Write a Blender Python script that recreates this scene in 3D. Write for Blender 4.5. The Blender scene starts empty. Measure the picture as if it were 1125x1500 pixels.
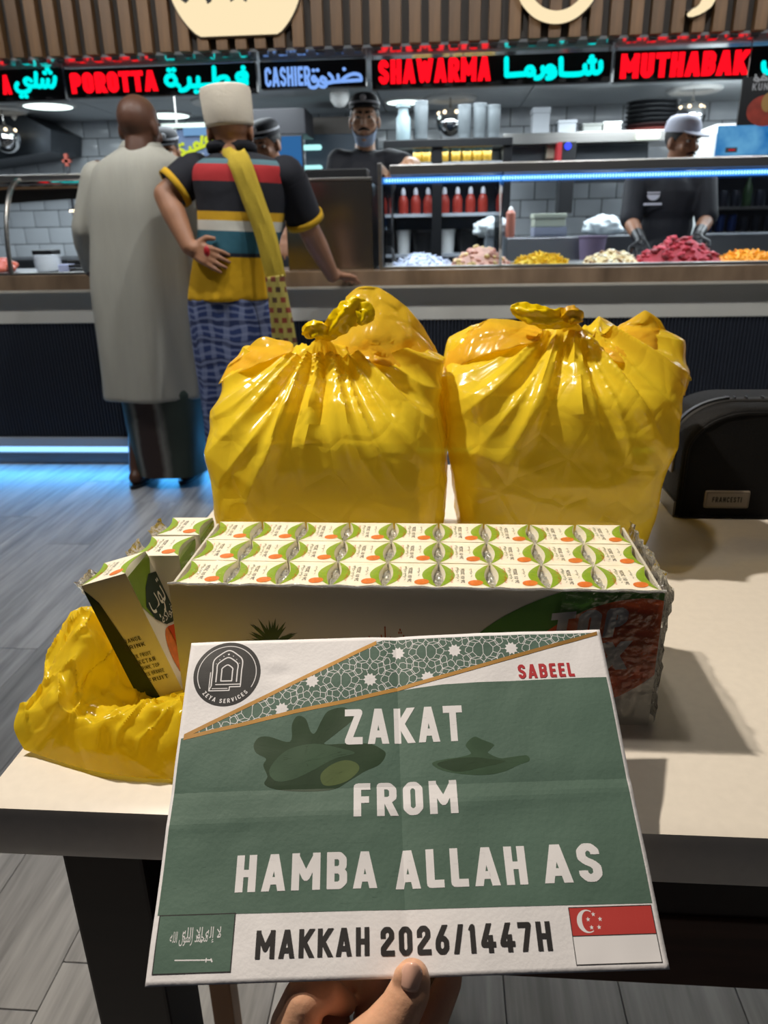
import bpy, bmesh, math, random
from mathutils import Vector, Matrix, noise
random.seed(7)
SC = bpy.context.scene
COL = SC.collection

# ------------------------------------------------------------------ camera
# measured from the photograph: x right, y towards the counter, z up, floor at 0
FPX, CXP, CYP = 1085.0, 562.5, 750.0
CAM = Vector((0, 0, 1.12))
def _axes():
    Y = Vector((645 - CXP, CYP - 331, FPX)).normalized()
    Z = Y.cross(Vector((1, .0193, 0))).normalized()
    if Z.y < 0: Z = -Z
    X = Y.cross(Z).normalized()
    if X.x < 0: X = -X
    return X, Y, Z
AX, AY, AZ = _axes()
def ray(px, py):
    c = Vector(((px - CXP) / FPX, (CYP - py) / FPX, 1))
    return Vector((AX.dot(c), AY.dot(c), AZ.dot(c)))
def at(px, py, Y):                      # a measured pixel as a point on the plane y = Y
    r = ray(px, py); return CAM + r * ((Y - CAM.y) / r.y)
def atz(px, py, Z):                     # ... on the plane z = Z
    r = ray(px, py); return CAM + r * ((Z - CAM.z) / r.z)
def dep(px, py, d):
    return CAM + ray(px, py) * d
cam_d = bpy.data.cameras.new('camera'); cam = bpy.data.objects.new('camera', cam_d); COL.objects.link(cam)
cam_d.sensor_fit = 'VERTICAL'; cam_d.sensor_height = 24; cam_d.lens = FPX / 1500 * 24
cam_d.clip_start = .02; cam_d.clip_end = 60
R_ = Vector((AX.x, AY.x, AZ.x)); U_ = Vector((AX.y, AY.y, AZ.y)); F_ = Vector((AX.z, AY.z, AZ.z))
m = Matrix((R_, U_, -F_)).transposed().to_4x4(); m.translation = CAM
cam.matrix_world = m
cam_d.dof.use_dof = True; cam_d.dof.focus_distance = .52; cam_d.dof.aperture_fstop = (cam_d.lens / 1000) / .0021
SC.camera = cam

# ------------------------------------------------------------------ world, exposure, large lights
SC.view_settings.view_transform = 'Standard'; SC.view_settings.look = 'None'
SC.view_settings.exposure = 0.0; SC.view_settings.gamma = 1; SC.view_settings.use_curve_mapping = False
W = bpy.data.worlds.new('World'); SC.world = W; W.use_nodes = True
W.node_tree.nodes['Background'].inputs[0].default_value = (.80, .84, 1, 1)
W.node_tree.nodes['Background'].inputs[1].default_value = .035

def light(name, kind, loc, energy, color, aim=None, size=.1, size_y=None, spot=None, blend=.3):
    d = bpy.data.lights.new(name, kind); d.energy = energy; d.color = color
    if kind == 'AREA':
        d.size = size
        if size_y: d.shape = 'RECTANGLE'; d.size_y = size_y
    else:
        d.shadow_soft_size = size
    if kind == 'SPOT': d.spot_size = math.radians(spot); d.spot_blend = blend
    o = bpy.data.objects.new(name, d); COL.objects.link(o); o.location = loc
    if aim is not None: o.rotation_euler = (Vector(aim) - Vector(loc)).to_track_quat('-Z', 'Y').to_euler()
    return o
# ceiling spots over the dining table (warm), the one that throws the hard shadows and a weaker second
light('table_spot', 'SPOT', (-.91, .94, 2.67), 202, (1, .89, .75), (-.02, .62, .78), .035, spot=64, blend=.6)
light('table_spot_b', 'SPOT', (-.25, .75, 2.75), 24, (1, .9, .78), (0, .55, .8), .05, spot=70, blend=.6)
# shop interior: added area lights to brighten the kitchen, no fixtures behind them
for x in (-3.2, -1.6, 0, 1.6, 3.0):
    light('shop_fill', 'AREA', (x, 5.6, 2.085), 52, (.86, .95, 1), (x, 5.6, 0), 1.0, 1.6)
# ------------------------------------------------------------------ materials
def lin(h):
    h = h.lstrip('#'); v = [int(h[i:i + 2], 16) / 255 for i in (0, 2, 4)]
    return tuple(c / 12.92 if c <= .04045 else ((c + .055) / 1.055) ** 2.4 for c in v)
_M = {}
def mat(name, col, rough=.5, metal=0, var=0, vscale=8, bump=0, bscale=40, emit=0, trans=0, spec=.5, coat=0, rand=0, stretch=None, ior=1.45, alpha=1, sheen=0):
    if name in _M: return _M[name]
    m = bpy.data.materials.new(name); m.use_nodes = True; nt = m.node_tree; N, L = nt.nodes, nt.links
    p = N['Principled BSDF']; c = lin(col) if isinstance(col, str) else col
    p.inputs['Base Color'].default_value = (*c, 1); p.inputs['Roughness'].default_value = rough
    p.inputs['Metallic'].default_value = metal; p.inputs['Specular IOR Level'].default_value = spec
    p.inputs['Transmission Weight'].default_value = trans; p.inputs['IOR'].default_value = ior
    p.inputs['Coat Weight'].default_value = coat; p.inputs['Alpha'].default_value = alpha
    p.inputs['Sheen Weight'].default_value = sheen
    if emit:
        p.inputs['Emission Color'].default_value = (*c, 1); p.inputs['Emission Strength'].default_value = emit
    tc = None
    def coord():
        nonlocal tc
        if tc is None:
            t = N.new('ShaderNodeTexCoord'); mp = N.new('ShaderNodeMapping'); L.new(t.outputs['Object'], mp.inputs[0])
            if stretch: mp.inputs['Scale'].default_value = stretch
            tc = mp.outputs[0]
        return tc
    src = None
    if var or rand:
        hs = N.new('ShaderNodeHueSaturation'); hs.inputs['Color'].default_value = (*c, 1)
        val = None
        if var:
            n = N.new('ShaderNodeTexNoise'); n.inputs['Scale'].default_value = vscale; n.inputs['Detail'].default_value = 5
            L.new(coord(), n.inputs['Vector'])
            r = N.new('ShaderNodeMapRange'); r.inputs['From Min'].default_value = .25; r.inputs['From Max'].default_value = .75
            r.inputs['To Min'].default_value = 1 - var; r.inputs['To Max'].default_value = 1 + var
            L.new(n.outputs['Fac'], r.inputs['Value']); val = r.outputs[0]
        if rand:
            oi = N.new('ShaderNodeObjectInfo'); r2 = N.new('ShaderNodeMapRange')
            r2.inputs['To Min'].default_value = 1 - rand; r2.inputs['To Max'].default_value = 1 + rand
            L.new(oi.outputs['Random'], r2.inputs['Value'])
            if val is None: val = r2.outputs[0]
            else:
                mu = N.new('ShaderNodeMath'); mu.operation = 'MULTIPLY'; L.new(val, mu.inputs[0]); L.new(r2.outputs[0], mu.inputs[1]); val = mu.outputs[0]
        L.new(val, hs.inputs['Value']); L.new(hs.outputs[0], p.inputs['Base Color'])
    if bump:
        n = N.new('ShaderNodeTexNoise'); n.inputs['Scale'].default_value = bscale; n.inputs['Detail'].default_value = 4
        L.new(coord(), n.inputs['Vector']); b = N.new('ShaderNodeBump'); b.inputs['Strength'].default_value = bump; b.inputs['Distance'].default_value = .01
        L.new(n.outputs['Fac'], b.inputs['Height']); L.new(b.outputs[0], p.inputs['Normal'])
    _M[name] = m; return m
def emis(name, col, strength):
    if name in _M: return _M[name]
    m = bpy.data.materials.new(name); m.use_nodes = True; nt = m.node_tree; nt.nodes.clear()
    o = nt.nodes.new('ShaderNodeOutputMaterial'); e = nt.nodes.new('ShaderNodeEmission')
    e.inputs[0].default_value = (*(lin(col) if isinstance(col, str) else col), 1); e.inputs[1].default_value = strength
    nt.links.new(e.outputs[0], o.inputs[0]); _M[name] = m; return m
def film(name, tint=(1, 1, 1), gloss=.1, rough=.05, bump=0, bscale=60, haze=0):
    """thin clear sheet: see-through with a glossy skin"""
    if name in _M: return _M[name]
    m = bpy.data.materials.new(name); m.use_nodes = True; nt = m.node_tree; nt.nodes.clear(); N, L = nt.nodes, nt.links
    o = N.new('ShaderNodeOutputMaterial'); t = N.new('ShaderNodeBsdfTransparent'); t.inputs[0].default_value = (*tint, 1)
    g = N.new('ShaderNodeBsdfGlossy'); g.inputs['Roughness'].default_value = rough
    fr = N.new('ShaderNodeFresnel'); fr.inputs['IOR'].default_value = 1.45
    mx = N.new('ShaderNodeMixShader'); ml = N.new('ShaderNodeMath'); ml.operation = 'ADD'; ml.use_clamp = True; ml.inputs[1].default_value = gloss
    L.new(fr.outputs[0], ml.inputs[0]); L.new(ml.outputs[0], mx.inputs[0]); L.new(g.outputs[0], mx.inputs[2])
    base = t.outputs[0]
    if haze:
        d = N.new('ShaderNodeBsdfDiffuse'); d.inputs[0].default_value = (.9, .9, .9, 1); m2 = N.new('ShaderNodeMixShader'); m2.inputs[0].default_value = haze
        L.new(t.outputs[0], m2.inputs[1]); L.new(d.outputs[0], m2.inputs[2]); base = m2.outputs[0]
    L.new(base, mx.inputs[1]); L.new(mx.outputs[0], o.inputs[0])
    if bump:
        tc = N.new('ShaderNodeTexCoord'); n = N.new('ShaderNodeTexNoise'); n.inputs['Scale'].default_value = bscale; n.inputs['Detail'].default_value = 3
        L.new(tc.outputs['Object'], n.inputs['Vector']); b = N.new('ShaderNodeBump'); b.inputs['Strength'].default_value = bump; b.inputs['Distance'].default_value = .01
        L.new(n.outputs['Fac'], b.inputs['Height']); L.new(b.outputs[0], g.inputs['Normal']); L.new(b.outputs[0], fr.inputs['Normal'])
    _M[name] = m; return m

# ------------------------------------------------------------------ scene-graph helpers
def link(name, me, parent=None):
    o = bpy.data.objects.new(name, me); COL.objects.link(o)
    if parent is not None: o.parent = parent
    return o
def tag(o, label=None, cat=None, group=None, kind=None):
    for k, v in (('label', label), ('category', cat), ('group', group), ('kind', kind)):
        if v: o[k] = v
    return o
def thing(name, label, cat, loc=(0, 0, 0), group=None, rz=0):
    o = link(name, None); o.location = loc; o.rotation_euler.z = rz; o.empty_display_size = .05
    return tag(o, label, cat, group)
def finish(bm, name, mats, smooth=True, bevel=0, auto=None):
    me = bpy.data.meshes.new(name)
    if bevel: bmesh.ops.bevel(bm, geom=[e for e in bm.edges if len(e.link_faces) == 2 and e.calc_face_angle(0) > .6], offset=bevel, segments=2, affect='EDGES', profile=.6)
    bm.normal_update(); bm.to_mesh(me); bm.free()
    for mm in (mats if isinstance(mats, (list, tuple)) else [mats]): me.materials.append(mm)
    if smooth: me.polygons.foreach_set('use_smooth', [True] * len(me.polygons)); me.set_sharp_from_angle(angle=math.radians(auto or 35))
    return me
def obj(name, bm, mats, parent=None, smooth=True, bevel=0, world=True, auto=None):
    """bm is in world coordinates (world=True) or local to the parent"""
    o = link(name, finish(bm, name, mats, smooth, bevel, auto), parent)
    if parent is not None and world:
        o.matrix_parent_inverse = Matrix.Identity(4); off = Vector(parent.location)
        q = parent.parent
        while q is not None: off = off + q.location; q = q.parent
        o.location = -off if parent.parent is None else Vector((0, 0, 0))
    return o
def copy_tree(o, parent=None):
    c = o.copy(); COL.objects.link(c); c.parent = parent
    for ch in list(o.children): copy_tree(ch, c)
    return c
ORD = ['first', 'second', 'third', 'fourth', 'fifth', 'sixth', 'seventh', 'eighth', 'ninth', 'tenth', 'eleventh', 'twelfth', 'thirteenth', 'fourteenth']

# ------------------------------------------------------------------ shapes
def B(): return bmesh.new()
def box(bm, lo, hi, rot=None, piv=None):
    r = bmesh.ops.create_cube(bm, size=1)['verts']
    c = [(a + b) / 2 for a, b in zip(lo, hi)]; s = [abs(b - a) for a, b in zip(lo, hi)]
    for v in r:
        v.co = Vector((v.co.x * s[0] + c[0], v.co.y * s[1] + c[1], v.co.z * s[2] + c[2]))
        if rot is not None: v.co = rot @ (v.co - Vector(piv)) + Vector(piv)
    return r
def frame_to(d):
    d = Vector(d).normalized(); u = Vector((0, 0, 1)) if abs(d.z) < .9 else Vector((1, 0, 0))
    a = d.cross(u).normalized(); return a, d.cross(a).normalized(), d
def cone(bm, p0, p1, r0, r1, n=16, caps=True):
    p0, p1 = Vector(p0), Vector(p1); a, b, d = frame_to(p1 - p0)
    A = [bm.verts.new(p0 + (a * math.cos(t) + b * math.sin(t)) * r0) for t in [2 * math.pi * i / n for i in range(n)]]
    C_ = [bm.verts.new(p1 + (a * math.cos(t) + b * math.sin(t)) * r1) for t in [2 * math.pi * i / n for i in range(n)]]
    for i in range(n): bm.faces.new((A[i], C_[i], C_[(i + 1) % n], A[(i + 1) % n]))
    if caps: bm.faces.new(A); bm.faces.new(C_[::-1])
def ell(bm, c, r, rot=None, u=16, v=10):
    r = (r, r, r) if isinstance(r, (int, float)) else r; c = Vector(c)
    def P(x, y, z):
        p = Vector((x * r[0], y * r[1], z * r[2])); return bm.verts.new(c + (rot @ p if rot is not None else p))
    T = [(math.cos(2 * math.pi * i / u), math.sin(2 * math.pi * i / u)) for i in range(u)]
    S = [P(0, 0, -1)]; E = P(0, 0, 1); rows = []
    for j in range(1, v):
        f = math.pi * j / v - math.pi / 2; k, z = math.cos(f), math.sin(f); rows.append([P(a * k, b * k, z) for a, b in T])
    for i in range(u):
        q = (i + 1) % u; bm.faces.new((S[0], rows[0][q], rows[0][i])); bm.faces.new((E, rows[-1][i], rows[-1][q]))
        for A, Bq in zip(rows, rows[1:]): bm.faces.new((A[i], A[q], Bq[q], Bq[i]))
def cap(bm, p0, p1, r0, r1=None, n=14):
    r1 = r0 if r1 is None else r1
    cone(bm, p0, p1, r0, r1, n); ell(bm, p0, r0, u=n, v=8); ell(bm, p1, r1, u=n, v=8)
def lathe(bm, prof, c=(0, 0, 0), n=24, close=True):
    rows = []
    for r, z in prof:
        rows.append([bm.verts.new((c[0] + r * math.cos(2 * math.pi * i / n), c[1] + r * math.sin(2 * math.pi * i / n), c[2] + z)) for i in range(n)])
    for a, b in zip(rows, rows[1:]):
        for i in range(n): bm.faces.new((a[i], a[(i + 1) % n], b[(i + 1) % n], b[i]))
    if close: bm.faces.new(rows[0][::-1]); bm.faces.new(rows[-1])
def loft(bm, rings, cap0=True, cap1=True, closed=True):
    rows = [[bm.verts.new(p) for p in r] for r in rings]; n = len(rows[0])
    for a, b in zip(rows, rows[1:]):
        for i in range(n if closed else n - 1): bm.faces.new((a[i], a[(i + 1) % n], b[(i + 1) % n], b[i]))
    if cap0: bm.faces.new(rows[0][::-1])
    if cap1: bm.faces.new(rows[-1])
    return rows
def tube(bm, pts, r, n=8, caps=True):
    pts = [Vector(p) for p in pts]; rings = []; a = None
    for i, p in enumerate(pts):
        d = (pts[min(i + 1, len(pts) - 1)] - pts[max(i - 1, 0)]).normalized()
        if a is None: a, _, _ = frame_to(d)
        a = (a - d * a.dot(d)).normalized(); b = d.cross(a)
        rr = r[i] if isinstance(r, (list, tuple)) else r
        rings.append([p + (a * math.cos(2 * math.pi * k / n) + b * math.sin(2 * math.pi * k / n)) * rr for k in range(n)])
    loft(bm, rings, caps, caps)
def prism(bm, pts, d):
    """polygon pts extruded along vector d"""
    d = Vector(d); A = [bm.verts.new(p) for p in pts]; C_ = [bm.verts.new(Vector(p) + d) for p in pts]; n = len(pts)
    bm.faces.new(A[::-1]); bm.faces.new(C_)
    for i in range(n): bm.faces.new((A[i], A[(i + 1) % n], C_[(i + 1) % n], C_[i]))
    bmesh.ops.recalc_face_normals(bm, faces=bm.faces[:])
def spline(pts, k=8, closed=False):
    pts = [Vector(p) for p in pts]; out = []; n = len(pts)
    for i in range(n if closed else n - 1):
        if closed: a, b, c, d = pts[i - 1], pts[i], pts[(i + 1) % n], pts[(i + 2) % n]
        else: a, b, c, d = pts[max(i - 1, 0)], pts[i], pts[i + 1], pts[min(i + 2, n - 1)]
        for s in range(k):
            t = s / k
            out.append(.5 * ((2 * b) + (c - a) * t + (2 * a - 5 * b + 4 * c - d) * t * t + (3 * b - a - 3 * c + d) * t ** 3))
    if not closed: out.append(pts[-1].copy())
    return out
def interp(tab, x):
    if x <= tab[0][0]: return tab[0][1]
    for (a, b), (c, d) in zip(tab, tab[1:]):
        if x <= c: t = (x - a) / (c - a); t = t * t * (3 - 2 * t); return b + (d - b) * t
    return tab[-1][1]
TMP = bpy.data.scenes.new('build')      # scratch space for meshing, removed at the end
def remesh(bm, name, mats, parent=None, voxel=.008, smooth=6, fac=.5):
    """union of closed shells -> one continuous skin"""
    me = bpy.data.meshes.new(name); bm.to_mesh(me); bm.free()
    o = bpy.data.objects.new(name, me); TMP.collection.objects.link(o)
    r = o.modifiers.new('r', 'REMESH'); r.mode = 'VOXEL'; r.voxel_size = voxel; r.use_smooth_shade = True
    if smooth: s = o.modifiers.new('s', 'SMOOTH'); s.factor = fac; s.iterations = smooth
    TMP.view_layers[0].update(); dg = TMP.view_layers[0].depsgraph
    out = bpy.data.meshes.new_from_object(o.evaluated_get(dg)); bpy.data.objects.remove(o); bpy.data.meshes.remove(me)
    out.name = name
    out.materials.clear()
    for mm in (mats if isinstance(mats, (list, tuple)) else [mats]): out.materials.append(mm)
    out.polygons.foreach_set('use_smooth', [True] * len(out.polygons))
    ob = link(name, out, parent)
    if parent is not None: ob.location = -Vector(parent.location)
    return ob

# ------------------------------------------------------------------ lettering: a condensed block face drawn as strokes
def _o(c=.3, d=.14): return [(c, 0), (1 - c, 0), (1, d), (1, 1 - d), (1 - c, 1), (c, 1), (0, 1 - d), (0, d), (c, 0)]
GL = {  # width, polylines in a unit box
 'A': (.95, [[(0, -.02), (.44, 1.02)], [(1, -.02), (.56, 1.02)], [(.44, .97), (.56, .97)], [(.18, .22), (.82, .22)]]),
 'B': (.85, [[(0, 0), (0, 1)], [(0, 1), (.7, 1), (.97, .88), (.97, .64), (.7, .52), (0, .52)], [(.7, .52), (1, .4), (1, .12), (.7, 0), (0, 0)]]),
 'C': (.85, [[(1, .72), (1, .86), (.7, 1), (.3, 1), (0, .86), (0, .14), (.3, 0), (.7, 0), (1, .14), (1, .28)]]),
 'D': (.85, [[(0, 0), (0, 1), (.65, 1), (1, .84), (1, .16), (.65, 0), (0, 0)]]),
 'E': (.72, [[(1, 1), (0, 1), (0, 0), (1, 0)], [(0, .5), (.85, .5)]]),
 'F': (.72, [[(1, 1), (0, 1), (0, -.02)], [(0, .5), (.85, .5)]]),
 'G': (.85, [[(1, .74), (1, .86), (.7, 1), (.3, 1), (0, .86), (0, .14), (.3, 0), (.7, 0), (1, .14), (1, .46), (.55, .46)]]),
 'H': (.85, [[(0, -.02), (0, 1.02)], [(1, -.02), (1, 1.02)], [(0, .5), (1, .5)]]),
 'I': (.34, [[(.5, -.02), (.5, 1.02)]]),
 'K': (.9, [[(0, -.02), (0, 1.02)], [(1, 1.02), (.08, .42)], [(.3, .56), (1, -.02)]]),
 'L': (.7, [[(0, 1.02), (0, 0), (1, 0)]]),
 'M': (1.2, [[(0, -.02), (0, 1.02)], [(1, -.02), (1, 1.02)], [(0, 1), (.5, .3), (1, 1)]]),
 'N': (.9, [[(0, -.02), (0, 1.02)], [(1, -.02), (1, 1.02)], [(0, 1), (1, 0)]]),
 'O': (.85, [_o()]), '0': (.8, [_o()]),
 'P': (.82, [[(0, -.02), (0, 1), (.68, 1), (1, .87), (1, .57), (.68, .44), (0, .44)]]),
 'R': (.85, [[(0, -.02), (0, 1), (.68, 1), (1, .87), (1, .57), (.68, .46), (0, .46)], [(.5, .46), (1, -.02)]]),
 'S': (.82, [[(1, .76), (1, .87), (.7, 1), (.3, 1), (0, .87), (0, .66), (.3, .54), (.7, .46), (1, .34), (1, .13), (.7, 0), (.3, 0), (0, .13), (0, .24)]]),
 'T': (.85, [[(-.06, 1), (1.06, 1)], [(.5, 1), (.5, -.02)]]),
 'U': (.85, [[(0, 1.02), (0, .14), (.3, 0), (.7, 0), (1, .14), (1, 1.02)]]),
 'V': (.9, [[(0, 1.02), (.5, 0), (1, 1.02)]]),
 'W': (1.25, [[(0, 1.02), (.25, 0), (.5, .9), (.75, 0), (1, 1.02)]]),
 'X': (.95, [[(0, -.02), (1, 1.02)], [(0, 1.02), (1, -.02)]]),
 'Y': (.9, [[(0, 1.02), (.5, .45), (1, 1.02)], [(.5, .45), (.5, -.02)]]),
 'Z': (.85, [[(0, 1), (1, 1), (0, 0), (1, 0)]]),
 '1': (.45, [[(0, .82), (.8, 1), (.8, -.02)]]),
 '2': (.8, [[(0, .74), (0, .87), (.3, 1), (.7, 1), (1, .87), (1, .66), (0, .2), (0, 0), (1.05, 0)]]),
 '4': (.85, [[(.62, 1.02), (0, .3), (0, .22), (1.05, .22)], [(.76, .5), (.76, -.02)]]),
 '6': (.8, [[(.78, 1.02), (.08, .5), (0, .36), (0, .14), (.3, 0), (.7, 0), (1, .14), (1, .42), (.7, .55), (.15, .55)]]),
 '7': (.78, [[(-.06, 1), (1, 1), (.35, -.02)]]),
 '/': (.6, [[(0, -.05), (1, 1.05)]]), ' ': (.42, [])}
def seg_quads(poly, hw, round_ends=False, nj=8):
    """2-D polygons covering a stroked polyline"""
    out = []; P = [Vector(p[:2]) for p in poly]
    for a, b in zip(P, P[1:]):
        d = (b - a)
        if d.length < 1e-9: continue
        d = d.normalized(); n = Vector((-d.y, d.x)) * hw
        out.append([a - n, b - n, b + n, a + n])
    J = P if round_ends else P[1:-1]
    if (P[0] - P[-1]).length < 1e-6: J = J + [P[0]]
    for q in J: out.append([q + Vector((math.cos(t), math.sin(t))) * hw for t in [2 * math.pi * (i + .5) / nj for i in range(nj)]])
    return out
def clip_poly(poly, f):
    """keep the part of a convex polygon where f(p) >= 0 (f linear)"""
    out = []
    for i, p in enumerate(poly):
        q = poly[(i + 1) % len(poly)]; a, b = f(p), f(q)
        if a >= 0: out.append(p)
        if a * b < 0: out.append(p.lerp(q, a / (a - b)))
    return out
def text_polys(s, x0, x1, y0, y1, sw=.2, gap=.2):
    """list per character of 2-D polygons filling the rectangle x0..x1, y0..y1; sw, gap relative to the cap height"""
    h = 1.0; tot = 0; k = .62
    for ch in s: tot += GL[ch][0] * k + gap
    tot -= gap; sx = (x1 - x0) / tot; sy = (y1 - y0); res = []; cur = 0
    for ch in s:
        w, pl = GL[ch]; w *= k; hw = sw / 2; polys = []
        for q in pl:
            pts = [(cur + hw + x * max(w - sw, 0), hw + y * (1 - sw)) for x, y in q]
            ext = []
            for e, (i, j) in enumerate(((0, 1), (-1, -2))):
                y = q[i][1]
                if (y < 0 or y > 1): a = Vector(pts[i]); b = Vector(pts[j]); pts[i] = tuple(a + (a - b).normalized() * sw)
                elif ch in 'EFLTZ27B4' : a = Vector(pts[i]); b = Vector(pts[j]); pts[i] = tuple(a + (a - b).normalized() * (hw if ch not in 'B' else hw * .9))
            for pg in seg_quads(pts, hw):
                pg = clip_poly(clip_poly(pg, lambda p: p.y), lambda p: 1 - p.y)
                if len(pg) > 2: polys.append([Vector((x0 + p.x * sx, y0 + p.y * sy)) for p in pg])
        res.append(polys); cur += w + gap
    return res
def add_polys(bm, polys, fn, depth=0, lift=None):
    """fn maps 2-D to 3-D; depth = (vector) extrusion for raised letters; overlapping strokes are laid a hair above one another"""
    for i_, pg in enumerate(polys):
        pts = [fn(p) for p in pg]
        if len(pts) > 2 and not depth:
            n_ = (pts[1] - pts[0]).cross(pts[2] - pts[0])
            if n_.length > 0:
                n_ = n_.normalized(); n_ = n_ if n_.dot(CAM - pts[0]) > 0 else -n_
                pts = [p + n_ * (3e-6 * (i_ % 12)) for p in pts]
        vs = [bm.verts.new(p) for p in pts]
        try: bm.faces.new(vs)
        except ValueError: continue
        if depth:
            d = Vector(depth); b = [bm.verts.new(p + d) for p in pts]; n = len(pts)
            for i in range(n): bm.faces.new((vs[i], b[i], b[(i + 1) % n], vs[(i + 1) % n]))
            bm.faces.new(b[::-1])
def font_mesh(s, size=1):
    """built-in font outline (used for small Arabic print) as a list of polygons, and its bounds"""
    cu = bpy.data.curves.new('t', 'FONT'); cu.body = s; cu.size = size; cu.resolution_u = 3
    o = bpy.data.objects.new('t', cu); TMP.collection.objects.link(o)
    TMP.view_layers[0].update(); dg = TMP.view_layers[0].depsgraph; me = bpy.data.meshes.new_from_object(o.evaluated_get(dg))
    pol = [[Vector(me.vertices[i].co[:2]) for i in p.vertices] for p in me.polygons]
    bpy.data.objects.remove(o); bpy.data.curves.remove(cu); bpy.data.meshes.remove(me)
    xs = [p.x for q in pol for p in q]; ys = [p.y for q in pol for p in q]
    return pol, (min(xs), max(xs), min(ys), max(ys))
def font_fit(s, x0, x1, y0, y1):
    pol, (a, b, c, d) = font_mesh(s)
    return [[Vector((x0 + (p.x - a) / (b - a) * (x1 - x0), y0 + (p.y - c) / (d - c) * (y1 - y0))) for p in q] for q in pol]

# ================================================================== materials used everywhere
def wood_floor():
    m = bpy.data.materials.new('grey_plank'); m.use_nodes = True; nt = m.node_tree; N, L = nt.nodes, nt.links; p = N['Principled BSDF']
    tc = N.new('ShaderNodeTexCoord'); oi = N.new('ShaderNodeObjectInfo')
    ad = N.new('ShaderNodeVectorMath'); ad.operation = 'MULTIPLY_ADD'; ad.inputs[1].default_value = (1, 1, 1)
    cb = N.new('ShaderNodeCombineXYZ'); ml = N.new('ShaderNodeMath'); ml.operation = 'MULTIPLY'; ml.inputs[1].default_value = 40
    L.new(oi.outputs['Random'], ml.inputs[0]); L.new(ml.outputs[0], cb.inputs[0]); L.new(ml.outputs[0], cb.inputs[1])
    L.new(tc.outputs['Object'], ad.inputs[0]); L.new(cb.outputs[0], ad.inputs[2])
    mp = N.new('ShaderNodeMapping'); mp.inputs['Scale'].default_value = (26, 1.6, 1); L.new(ad.outputs[0], mp.inputs[0])
    n1 = N.new('ShaderNodeTexNoise'); n1.inputs['Scale'].default_value = 1.0; n1.inputs['Detail'].default_value = 7; n1.inputs['Distortion'].default_value = .8; L.new(mp.outputs[0], n1.inputs['Vector'])
    n2 = N.new('ShaderNodeTexNoise'); n2.inputs['Scale'].default_value = 5; n2.inputs['Detail'].default_value = 8; L.new(mp.outputs[0], n2.inputs['Vector'])
    mx = N.new('ShaderNodeMath'); mx.operation = 'MULTIPLY_ADD'; mx.inputs[1].default_value = .45; L.new(n2.outputs['Fac'], mx.inputs[0]); L.new(n1.outputs['Fac'], mx.inputs[2])
    r = N.new('ShaderNodeValToRGB'); r.color_ramp.elements[0].position = .45; r.color_ramp.elements[1].position = .95
    r.color_ramp.elements[0].color = (*lin('#68686a'), 1); r.color_ramp.elements[1].color = (*lin('#a2a2a3'), 1)
    L.new(mx.outputs[0], r.inputs[0])
    hs = N.new('ShaderNodeHueSaturation'); mr = N.new('ShaderNodeMapRange'); mr.inputs['To Min'].default_value = .82; mr.inputs['To Max'].default_value = 1.12
    L.new(oi.outputs['Random'], mr.inputs['Value']); L.new(mr.outputs[0], hs.inputs['Value']); L.new(r.outputs[0], hs.inputs['Color'])
    L.new(hs.outputs[0], p.inputs['Base Color']); p.inputs['Roughness'].default_value = .38
    b = N.new('ShaderNodeBump'); b.inputs['Strength'].default_value = .12; b.inputs['Distance'].default_value = .004; L.new(mx.outputs[0], b.inputs['Height']); L.new(b.outputs[0], p.inputs['Normal'])
    return m
PLANK = wood_floor()
STEEL = mat('brushed_steel', '#b4b2ae', .28, 1, var=.12, vscale=3, stretch=(1, 1, 30))
STEELD = mat('dark_steel', '#5c5e62', .35, 1, var=.1)
CHROME = mat('chrome', '#d8d8d8', .08, 1)
BLACK = mat('black_plastic', '#141518', .45)
DGREY = mat('dark_grey', '#2b2d31', .5)
WHITE = mat('white_plastic', '#e6e6e4', .45)
GLASS = film('clear_glass', (.97, .985, 1), .03, .01)
TILE = mat('white_tile', '#c9ced3', .18, var=.05, rand=.06)
GROUT = mat('dark_grout', '#34383c', .8)
WOODA = mat('walnut_slat', '#61462a', .5, var=.25, vscale=6, stretch=(6, 6, .7), rand=.22)
WOODB = mat('fascia_back', '#3a342f', .7)
CEILM = mat('ceiling_panel', '#c6cbce', .6, var=.04)
DWOOD = mat('dark_table_wood', '#20130e', .45, var=.3, vscale=5, stretch=(1, 1, 8))
STONE = mat('cream_table_top', '#dcd5ca', .34, var=.035, vscale=120)

# ================================================================== structure
fl = B(); box(fl, (-5.5, -2.5, -.06), (4.2, 8.0, -.012)); floor = tag(obj('floor', fl, mat('subfloor', '#3a3835', .8), smooth=False), 'grey wood plank floor of the food hall', None, kind='structure')
pb = B(); box(pb, (-.0893, -.609, -.012), (.0893, .609, 0)); pm = finish(pb, 'plank', PLANK, False, bevel=.0012)
for i in range(-21, 17):
    x = -.61 + .18 * (i + .5); off = (i * .47) % 1.22 if i != 0 else .832 - 1.22 * 1
    k0 = -1 if i else 0
    for k in range(-1, 4):
        y = off + 1.22 * (k + .5)
        if i == 0: y = .832 - 1.22 + 1.22 * (k + .5)
        if y - .61 > 3.5 or y + .6 < -.6: continue
        o = link('plank', pm, floor); o.location = (x, y, 0)
wb = B(); box(wb, (-5.2, 7.62, 0), (4.0, 7.8, 2.3)); wall_back = tag(obj('wall_back', wb, GROUT, smooth=False), 'kitchen back wall of white brick-bond tiles', None, kind='structure')
tb = B(); box(tb, (-.121, 0, -.0745), (.121, .016, .0745)); tm = finish(tb, 'tile', TILE, True, bevel=.003)
for r in range(9):
    for c in range(31):
        x = -4.75 + .25 * c + (.125 if r % 2 else 0)
        if x > 3.4: continue
        o = link('tile', tm, wall_back); o.location = (x, 7.606, .79 + .155 * r)
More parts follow.
